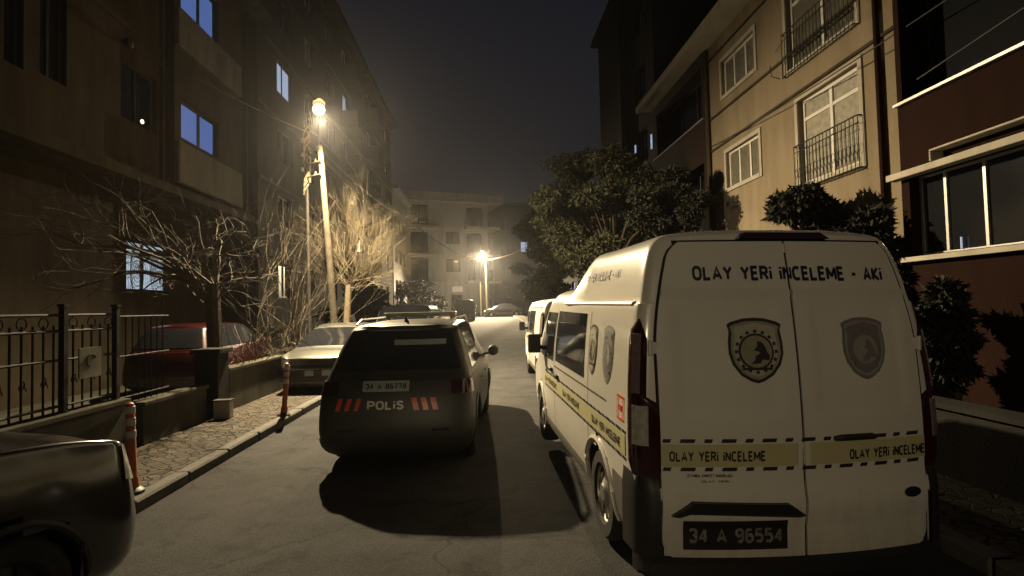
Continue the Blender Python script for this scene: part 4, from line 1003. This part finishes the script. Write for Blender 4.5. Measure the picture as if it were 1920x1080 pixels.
        for fc in ('left', 'right'):
            sg = -1 if fc == 'left' else 1
            m = MB()
            for i in range(1): decal_rect(m, V, fc, .30, 3.55, .825, .955, .005, 60, 3)
            for z in (.80, .965):
                y = .30; k = 0
                while y < 3.5: w = .085 if k % 2 else .045; decal_rect(m, V, fc, y, y + w, z, z + .022, .008, 2, 1, mi=1); y += w + .055; k += 1
            m.build('tape_band', [M_TAPE, M_INK], t, world=False)
            m = MB()
            for y0 in (.40, 1.60, 2.70): 
                a, c = (y0 + .75, y0) if fc == 'left' else (y0, y0 + .75)
                decal_text(m, V, fc, 'OLAY YERi iNCELEME', a, c, .855, .062, .009, BOLD); m.build('tape_lettering', M_NAVY, t, world=False); m = MB()
            a, c = (1.85, .75) if fc == 'left' else (.75, 1.85)
            decal_text(m, V, fc, 'OLAY YERi iNCELEME - AKi', a, c, 1.97, .075, .006, BOLD)
            m.build('lettering', M_NAVY, t, world=False)
            emblem(t, V, fc, .74, 1.42, .26, .42, True); emblem(t, V, fc, 1.17, 1.42, .24, .40, False)
            m = MB()
            for (y0, y1, z0, z1) in ((.33, .47, 1.03, 1.045), (.33, .47, 1.175, 1.19), (.33, .345, 1.045, 1.175), (.455, .47, 1.045, 1.175), (.375, .425, 1.09, 1.13)): decal_rect(m, V, fc, y0, y1, z0, z1, .006, 2, 1)
            m.build('red_label', M_REFR, t, world=False)
    return t

van = make_van(True, 'police_van', 'large white high-roof crime scene van with OLAY YERI INCELEME lettering, nearest at right', True)
van.location = (1.865, 3.12, 0); van.rotation_euler = (R_(.6), R_(.8), R_(2.5))
van2 = make_van(False, 'parked_van', 'second white van with a low roof, parked ahead of the large crime scene van', False)
van2.location = (2.12, 10.6, 0)
vanb = copy_tree(van2); vanb.name = 'parked_van'
tag(vanb, 'dark van far down the left side, seen past the police car roof', 'van')
vanb.location = (-1.75, 50, gz(51)); 
def repaint(root, frm, to):
    for o in [root] + list(root.children_recursive):
        if o.type == 'MESH':
            if any(s.material == frm for s in o.material_slots):
                o.data = o.data.copy()
                for i, mm in enumerate(o.data.materials):
                    if mm == frm: o.data.materials[i] = to
repaint(vanb, M_WHITE, M_DKC)
vanc = copy_tree(van2); vanc.name = 'parked_van'
tag(vanc, 'slate blue van facing the camera behind the silver car at left', 'van')
vanc.location = (-2.75, 22.5, 0); vanc.rotation_euler = (0, 0, math.pi)
repaint(vanc, M_WHITE, M_BLUV)

# ---- passenger cars
def make_car(name, label, paint, L=4.2, W=1.74, H=1.52, style='hatch', cat='car', rim=M_RIM):
    t = empty(name, (0, 0, 0), label=label, cat=cat)
    w = W / 2; zs = .20; zb = H * .60; sy = L / 4.2
    def ring(xf, yo, zr, wr, zbk=1.0, ys=None):
        zz = zb * zbk
        pts = [(w * .86, zs), (w * .965, zs + .10), (w, .50), (w * .995, zz * .80), (w * .965, zz), (w * .945, zz + .035)]
        hi = [(wr + .07, zr - .17), (wr, zr - .045), (wr * .58, zr - .005), (0, zr)]
        if zr - zz < .3: hi = [(w * .90, zz + (zr - zz) * .55), (w * .80, zr - .03), (w * .48, zr - .005), (0, zr)]
        pts += hi
        return [(x * xf, (yo[j] if hasattr(yo, '__len__') else yo) * sy, z) for j, (x, z) in enumerate(pts)]
    wr = w * .70
    if style == 'hatch':
        yr = [.06, .01, .0, .06, .13, .16, .40, .50, .52, .53]
        R_ST = [ring(0, yr, H - .05, wr), ring(.5, [y + .01 for y in yr], H - .05, wr), ring(.86, [y + .05 for y in yr], H - .05, wr), ring(.985, [y + .15 for y in yr], H - .04, wr),
                ring(1, [.5] * 6 + [.75, .8, .8, .8], H - .02, wr), ring(1, 1.5, H, wr), ring(1, 2.2, H - .01, wr), ring(1, [2.7] * 6 + [2.72, 2.65, 2.62, 2.62], H - .08, wr * .96)]
    else:
        yr = [.06, .01, .0, .03, .06, .08, .10, .12, .12, .12]
        R_ST = [ring(0, yr, zb + .07, wr), ring(.5, [y + .01 for y in yr], zb + .07, wr), ring(.86, [y + .05 for y in yr], zb + .07, wr), ring(.985, [y + .15 for y in yr], zb + .07, wr),
                ring(1, .55, zb + .09, wr), ring(1, [1.0] * 6 + [1.15, 1.3, 1.3, 1.3], H - .08, wr * .95), ring(1, 1.9, H, wr), ring(1, [2.6] * 6 + [2.62, 2.55, 2.5, 2.5], H - .07, wr * .96)]
    rings = R_ST + [ring(1, [3.15] * 6 + [3.3, 3.3, 3.32, 3.33], zb + .10, wr, 1.0), ring(.99, 3.65, zb + .03, wr, .96), ring(.96, [3.95] * 10, zb - .06, wr, .90),
                    ring(.84, [4.05, 4.1, 4.12, 4.09, 4.04, 4.03, 4.02, 4.02, 4.02, 4.02], zb - .11, wr, .85), ring(.5, [4.12, 4.17, 4.19, 4.16, 4.11, 4.1, 4.09, 4.09, 4.09, 4.09], zb - .11, wr, .85), ring(0, [4.14, 4.19, 4.21, 4.18, 4.13, 4.12, 4.11, 4.11, 4.11, 4.11], zb - .11, wr, .85)]
    S = Surf(rings)
    S.mesh([3] * (S.n - 1), 2); S.full0 = S.full
    YW = (.78 * sy, 3.38 * sy); RW = .325 if H < 1.6 else .345
    sk = lambda c: abs(c.x) > .45 and any((c.y - y) ** 2 + (c.z - RW) ** 2 < (RW + .05) ** 2 for y in YW)
    b = S.mesh([4, 4, 3, 6, 12, 9, 7, 9, 9, 5, 3, 3, 3], 4, sk); b.build('body', paint, t, smooth=True, world=False)
    V = S.full0
    for sd in (1, -1):
        for y in YW: wheel(t, (w - .025) * sd, y, RW, RW, sd, rim); arch_lip(t, S, y, RW, RW + .055, sd, M_BLKP)
    ra0 = 4.25 if style == 'hatch' else 5.2
    for sd in (1, -1):
        m = MB(); S.patch(m, ra0, 5.55 if style == 'hatch' else 5.95, 5.15, 6.9, 10, 5, .006, sd); m.build('side_window', M_GLASS, t, smooth=True, world=False)
        m = MB(); S.patch(m, 5.65 if style == 'hatch' else 6.05, 7.55, 5.15, 6.9, 14, 5, .006, sd); m.build('side_window', M_GLASS, t, smooth=True, world=False)
        m = MB(); S.patch(m, 10.1, 11.4, 3.0, 4.2, 6, 4, .010, sd); m.build('headlight', M_CLEAR, t, smooth=True, world=False)
        m = MB(); S.patch(m, 1.6, 3.4, 3.25, 4.3, 8, 4, .010, sd); m.build('tail_light', M_RED, t, smooth=True, world=False)
        m = MB(); m.tube([((w * .93) * sd, 2.95 * sy, zb + .04), ((w + .06) * sd, 2.93 * sy, zb + .07)], .02, 6)
        q = MB(); q.lathe([(.02, -.05), (.075, -.04), (.09, 0), (.08, .05), (.02, .07)], ((w + .10) * sd, 2.93 * sy, zb + .10), 'Y', 12)
        m.add(q.v, q.f); m.build('wing_mirror', paint if name != 'police_car' else M_BLKP, t, smooth=True, world=False)
        m = MB()
        for yy in (1.30, 2.10, 2.92): decal_rect(m, V, 'right' if sd > 0 else 'left', yy * sy - .004, yy * sy + .004, .28, zb - .02, .004, 1, 8)
        m.build('door_gap', M_SEAM, t, world=False)
        m = MB()
        for yy in (1.42, 2.22): m.tube([Vector((sd * (w + .012), yy * sy, zb - .13)), Vector((sd * (w + .012), (yy + .16) * sy, zb - .13))], .012, 6)
        m.build('door_handle', paint, t, smooth=True, world=False)
    m = MB(); S.wideb(m, 7.12, 7.95, 6.6, 9, 10, 8, .008); m.build('windscreen', M_GLASS, t, smooth=True, world=False)
    m = MB()
    if style == 'hatch': S.wide(m, 0, 2.25, 5.25, 6.85, 8, 6, .008)
    else: S.wideb(m, 4.12, 4.9, 6.6, 9, 10, 8, .008)
    m.build('rear_window', M_GLASS, t, smooth=True, world=False)
    m = MB(); S.wide(m, 13, 11.6, 2.3, 3.3, 8, 4, .008); m.build('grille', M_BLKP, t, world=False)
    m = MB(); S.wide(m, 13, 11.2, 1.0, 1.9, 8, 4, .008); m.build('lower_grille', M_BLKP, t, world=False)
    m = MB(); S.wide(m, 0, 2.9, .4, 1.5, 8, 4, .010); m.build('rear_valance', M_BLKP, t, world=False)
    m = MB(); decal_rect(m, V, 'front', -.26, .26, .43, .54, .014, 6, 2); m.build('number_plate', M_PLW, t, world=False)
    return t, S

pc, S = make_car('police_car', 'dark grey police hatchback with POLIS lettering and red stripes in mid road', M_POL, 4.3, 1.76, 1.66, 'hatch')
pc.location = (-1.02, 5.95, 0); pc.rotation_euler = (0, 0, R_(-3.6))
V = S.full0
m = MB(); decal_rect(m, V, 'rear', -.35, .17, .89, 1.0, .012, 6, 2); pl = m.build('number_plate', M_PLW, pc, world=False)
m = MB(); decal_text(m, V, 'rear', '34 A 86778', -.32, .14, .915, .06, .016, BOLD); m.build('plate_lettering', M_INK, pl, world=False)
m = MB(); decal_text(m, V, 'rear', 'POLiS', -.29, .12, .70, .095, .010, BOLD); m.build('lettering', M_LETW, pc, world=False)
for k in range(3):
    m = MB(); decal_rect(m, V, 'rear', .23 + k * .105, .29 + k * .105, .69, .82, .010, 2, 3, skew=-.035); m.build('stripe', M_REFR, pc, world=False)
    m = MB(); decal_rect(m, V, 'rear', -.65 + k * .105, -.60 + k * .105, .69, .82, .010, 2, 3, skew=.035); m.build('stripe', M_REFR, pc, world=False)
m = MB(); S.wideb(m, 3.1, 6.9, 7.6, 9, 16, 8, .004); m.build('roof', M_SILV, pc, smooth=True, world=False)
m = MB(); m.tube([(0, .85, 1.655), (0, .80, 1.70)], [.03, .012], 8); m.build('antenna', M_BLKP, pc, world=False)
m = MB(); m.box(-.52, .52, 1.75, 1.95, 1.70, 1.76); m.box(-.5, -.42, 1.78, 1.92, 1.655, 1.70); m.box(.42, .5, 1.78, 1.92, 1.655, 1.70); m.build('light_bar', M_CLEAR, pc, world=False, bevel=.02)
for sd in (-1, 1):
    m = MB(); m.tube([(sd * .60, .75, 1.62), (sd * .61, 1.0, 1.68), (sd * .61, 2.2, 1.69), (sd * .60, 2.5, 1.60)], .013, 6); m.build('roof_rail', M_ALU, pc, world=False)
m = MB(); S.wide(m, 0, 2.2, 6.95, 7.4, 8, 3, .03); m.build('spoiler', M_POL, pc, smooth=True, world=False)
m = MB(); m.tube([(0, .20, 1.08), (.18, .27, 1.16), (.38, .29, 1.15)], .01, 5); m.build('rear_wiper', M_BLKP, pc, world=False)
m = MB(); decal_rect(m, V, 'rear', -.05, .55, 1.38, 1.44, .016, 6, 2); m.build('rear_sticker', M_PLW, pc, world=False)
for sd in (-1, 1):
    m = MB(); decal_rect(m, V, 'rear', sd * .52 - .09, sd * .52 + .09, .47, .50, .02, 3, 1); m.build('reflector', M_RED, pc, world=False)

silver, _ = make_car('parked_car', 'silver saloon parked facing the camera with two wheels on the left kerb', M_SILV, 4.4, 1.76, 1.46, 'sedan')
silver.location = (-3.42, 15.6, .06); silver.rotation_euler = (0, 0, math.pi)
red, _ = make_car('parked_car', 'red hatchback parked inside the yard behind the low wall at left', M_REDC, 4.1, 1.74, 1.54, 'hatch')
red.location = (-6.72, 11.5, .07)
blk, _ = make_car('parked_car', 'glossy black car cut off at the lower left corner, only its bonnet in view', M_BLKC, 4.5, 1.86, 1.84, 'hatch', rim=M_BLKP)
blk.location = (-4.36, -.36, .02); blk.rotation_euler = (0, 0, R_(-18))
c1 = copy_tree(silver); c1.name = 'parked_car'; repaint(c1, M_SILV, M_BLKC)
tag(c1, 'small dark car side-on at the road end, right of the distant lamp', 'car')
c1.location = (4.4, 58.6, gz(58)); c1.rotation_euler = (0, 0, R_(90))
c2 = copy_tree(red); c2.name = 'parked_car'; repaint(c2, M_REDC, M_BLKC)
tag(c2, 'far grey hatchback behind the dark side-on car at the end of the road', 'car')
c2.location = (1.6, 63.5, gz(62)); c2.rotation_euler = (0, 0, R_(-78))

# ------------------------------------------------------------------ trees
def bough(mb, p, d, L, r, depth, rng, spread=.5, up=.15, n=None, fork=3, seg=4, gn=.13):
    pts = [Vector(p)]; rad = [r]; d = Vector(d).normalized()
    for i in range(seg):
        d = (d + Vector((rng.gauss(0, gn), rng.gauss(0, gn), rng.gauss(0, gn * .8) + up * .2))).normalized()
        pts.append(pts[-1] + d * (L / seg)); rad.append(r * (1 - .5 * (i + 1) / seg))
    mb.tube(pts, rad, n or (7 if r > .03 else 4 if r > .008 else 3), cap=False)
    if depth == 0: return
    for k in range(fork):
        i = rng.choice(range(1, seg + 1)) if k else seg
        q = Vector((rng.gauss(0, 1), rng.gauss(0, 1), rng.gauss(0, 1))).normalized()
        nd = (d + q * spread + Vector((0, 0, up))).normalized()
        bough(mb, pts[i], nd, L * rng.uniform(.55, .85), rad[i] * .68, depth - 1, rng, spread, up, None, fork, seg, gn)

# bare street tree, fan of fine pale branches beside the lamp
t = empty('bare_tree', (-3.85, 15.6, .12), label='leafless fan-shaped tree with pale lamplit twigs just right of the lamp pole', cat='tree', group='bare trees along the left pavement')
rng = random.Random(11)
m = MB(); m.tube([(-3.95, 15.6, 0), (-3.93, 15.6, 1.4), (-3.86, 15.6, 2.55)], [.13, .10, .085], 8, cap=False); m.build('trunk', M_BARKL, t, smooth=True)
m = MB()
for k in range(44):
    a = R_(-75 + 155 * k / 43) + rng.gauss(0, .08); tip = rng.uniform(-.6, .6)
    bough(m, (-3.86 + rng.uniform(-.05, .25), 15.6, 2.5 + rng.uniform(-.15, .35)), (math.sin(a) + .25, tip, math.cos(a)), rng.uniform(.95, 1.4) * (1 - .10 * abs(a)), .009, 3, rng, .36, .06, fork=4, gn=.16)
m.build('crown', M_TWIGL, t)
# spreading bare tree behind the fence
t = empty('bare_tree', (-4.95, 9.9, .1), label='dark-trunked bare tree spreading low branches over the gate post and fence', cat='tree', group='bare trees along the left pavement')
rng = random.Random(5)
m = MB(); m.tube([(-4.85, 9.9, 0), (-4.83, 9.9, 1.2), (-4.86, 9.88, 2.35)], [.16, .13, .12], 9, cap=False); m.build('trunk', M_BARKD, t, smooth=True)
m = MB()
for k in range(13):
    a = 6.283 * k / 13 + rng.gauss(0, .3)
    bough(m, (-4.86 + rng.gauss(0, .05), 9.88, rng.uniform(1.9, 2.35)), (math.cos(a) * 1.0, math.sin(a), rng.uniform(.25, 1.5)), rng.uniform(.7, 1.15), .026, 4, rng, .75, .07, fork=3, seg=4, gn=.30)
for k in range(8):
    bough(m, (-4.9, 9.6, 2.3), (-1.0 - .2 * k, -.45 - .3 * rng.random(), .75 + .35 * rng.random()), rng.uniform(1.3, 1.7), .035, 3, rng, .65, .03, fork=3, seg=4, gn=.24)
m.build('crown', M_TWIG, t)
# bare climbing shrub around the poles
for (x, y, lb, sd) in ((-4.9, 13.0, 'tangled leafless shrub climbing around the two poles', 21),):
    t = empty('bare_shrub', (x, y, .1), label=lb, cat='shrub'); rng = random.Random(sd); m = MB()
    for k in range(16):
        bough(m, (x + rng.uniform(-.5, .7), y + rng.uniform(-.4, .4), .1), (rng.uniform(-.35, .35), rng.uniform(-.2, .2), 1), rng.uniform(1.5, 2.6), .018, 3, rng, .5, .15, fork=3)
    m.build('stems', M_TWIG, t)

t = empty('bare_hedge', (-4.6, 12.5, .7), label='low reddish tangle of bare vine along the wall top behind the silver car', cat='hedge'); rng = random.Random(8); m = MB()
for k in range(46):
    y = 9.9 + k * .11
    bough(m, (-4.6 + rng.uniform(-.1, .1), y, .8), (rng.uniform(-.6, .6), rng.uniform(-.9, .9), rng.uniform(.2, 1)), rng.uniform(.35, .7), .010, 2, rng, .8, .1, fork=3)
m.build('stems', M_TWIG, t)

def leafy(name, label, x, y, zb, clumps, leaf, nleaf, size, seed, trunk=True, cat='tree', group=None, trunk_h=None):
    """clumps: (x, y, z, rx, ry, rz)"""
    t = empty(name, (x, y, zb), label=label, cat=cat, group=group); rng = random.Random(seed)
    m = MB(); top = min(c[2] for c in clumps) + .4
    m.tube([(x, y, zb - .1), (x + .05, y, zb + (top - zb) * .5), (x, y + .05, top)], [.13, .11, .08], 8, cap=False)
    for c in clumps: m.tube([(x, y + .05, top - .3), ((x + c[0]) / 2, (y + c[1]) / 2, (top + c[2]) / 2 + .1), (c[0], c[1], c[2])], [.07, .04, .015], 6, cap=False)
    m.build('trunk', M_BARKD, t, smooth=True)
    m = MB(); vs = []; fs = []
    tot = sum(c[3] * c[4] * c[5] for c in clumps)
    for c in clumps:
        n = int(nleaf * c[3] * c[4] * c[5] / tot)
        for _ in range(n):
            d = Vector((rng.gauss(0, 1), rng.gauss(0, 1), rng.gauss(0, 1))).normalized(); rr = rng.random() ** .33 * (1 + .22 * math.sin(5 * d.x + c[0]) * math.sin(4 * d.z + c[1] * 3)) 
            p = Vector((c[0] + d.x * c[3] * rr, c[1] + d.y * c[4] * rr, c[2] + d.z * c[5] * rr))
            s = size * rng.uniform(.6, 1.4)
            a = (d + Vector((rng.gauss(0, .6), rng.gauss(0, .6), rng.gauss(0, .5) - .3))).normalized(); b = a.cross(Vector((rng.gauss(0, 1), rng.gauss(0, 1), rng.gauss(0, 1)))).normalized()
            k = len(vs); vs += [p - b * s * .28, p + a * s, p + b * s * .28, p - a * s * .2]; fs.append((k, k + 1, k + 2, k + 3))
    m.add(vs, fs); m.build('crown', leaf, t)
    return t
def cloud(cx, cy, cz, R, H, n, seed, r0=.5):
    rng = random.Random(seed); o = []
    for i in range(n):
        a = rng.random() * 6.283; q = math.sqrt(rng.random()); z = rng.uniform(-1, 1); k = math.sqrt(max(.08, 1 - z * z))
        o.append((cx + R * q * k * math.cos(a), cy + R * q * k * math.sin(a), cz + H * z, r0 * rng.uniform(.6, 1.25), r0 * rng.uniform(.6, 1.25), r0 * rng.uniform(.4, .8)))
    return o
leafy('evergreen_tree', 'broad dark evergreen tree directly in front of the yellow building', 5.6, 15.0, .1, cloud(5.45, 15.0, 4.05, 1.0, 1.5, 34, 1, .42), M_LEAFD, 30000, .085, 1)
leafy('evergreen_tree', 'bushy olive-lit evergreen tree leaning over the road behind the second van', 4.6, 18.5, .1, cloud(4.1, 18.2, 4.9, 2.0, 2.0, 40, 2, .72), M_LEAF, 38000, .11, 2)
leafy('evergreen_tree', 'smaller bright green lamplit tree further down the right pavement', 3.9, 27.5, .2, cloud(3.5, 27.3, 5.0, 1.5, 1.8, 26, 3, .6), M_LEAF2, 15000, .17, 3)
leafy('evergreen_tree', 'dim tree at far right end of the street near the side-on car', 5.0, 40, .5, cloud(4.6, 40, 4.2, 2.0, 2.4, 22, 4, .8), M_LEAFD, 9000, .24, 4)
leafy('tall_shrub', 'dark tall shrub under the white balcony door of the yellow building', 6.2, 9.8, .1, cloud(6.15, 9.75, 2.9, .62, .95, 26, 6, .34), M_LEAFD, 15000, .10, 6, cat='shrub')
leafy('tall_shrub', 'dark shrub beside the drainpipe, right of the balcony door', 6.4, 8.3, .1, cloud(6.35, 8.3, 2.2, .45, .9, 16, 7, .32), M_LEAFD, 8000, .10, 7, cat='shrub')
leafy('tall_shrub', 'black leafy shrub in front of the brown wall at the far right', 5.9, 6.55, .1, cloud(5.85, 6.55, 1.35, .35, .85, 16, 9, .26), M_LEAFD, 8000, .09, 9, cat='shrub')
leafy('tall_shrub', 'wide dark bush before the cream building at the end of the street', -6.2, 52, .6, cloud(-6.4, 52, 2.4, 2.3, 1.9, 26, 12, .9), M_LEAFD, 9000, .25, 12, cat='shrub')
leafy('tall_shrub', 'dark hedge-like bush by the left wall beyond the fan-shaped tree', -5.6, 24, .2, cloud(-5.6, 24, 1.6, 1.2, 1.5, 20, 13, .6), M_LEAFD, 9000, .16, 13, cat='shrub')

# ------------------------------------------------------------------ overhead cables
def cable(a, b, sag, r, lb, mt=M_WIRE, n=16):
    a, b = Vector(a), Vector(b)
    o = MB().tube([a.lerp(b, i / n) - Vector((0, 0, sag * 4 * (i / n) * (1 - i / n))) for i in range(n + 1)], r, 5).build('overhead_cable', mt)
    tag(o, lb, 'cable', 'cables strung across the street')
cable((-4.3, 14.4, 6.5), (-8.1, 15.2, 8.6), .1, .014, 'lamplit cable rising from the lamp pole to the tan block', M_WIREL)
cable((-4.78, 14.88, 6.85), (-8.15, 12.0, 8.0), .12, .012, 'cable from the ivy-wrapped pole to the tan block')
cable((-4.25, 14.4, 6.4), (.4, 58, 7.1), 1.1, .016, 'long sagging cable running down the street between the two lamps')
cable((7.0, 15.7, 6.5), (6.4, 4, 5.9), .15, .012, 'cable crossing the front of the yellow building')
cable((.4, 58, 7.0), (7.1, 50, 9.4), .7, .035, 'pale curved cable right of the distant lamp', M_WIREL)
cable((-4.3, 14.4, 6.2), (-5.5, 44, 9.5), .6, .014, 'thin cable from the lamp pole along the grey block')

# ------------------------------------------------------------------ night haze
hz = MB(); hz.box(-60, 60, -45, 110, -1.2, 24)
hm = bpy.data.materials.new('haze'); hm.use_nodes = True
hn = hm.node_tree; hn.nodes.clear(); ho = hn.nodes.new('ShaderNodeOutputMaterial'); pv = hn.nodes.new('ShaderNodeVolumePrincipled')
pv.inputs['Color'].default_value = (.85, .86, .9, 1); pv.inputs['Density'].default_value = HAZE; pv.inputs['Anisotropy'].default_value = .8
hn.links.new(pv.outputs[0], ho.inputs['Volume'])
tag(hz.build('haze', hm), kind='stuff')
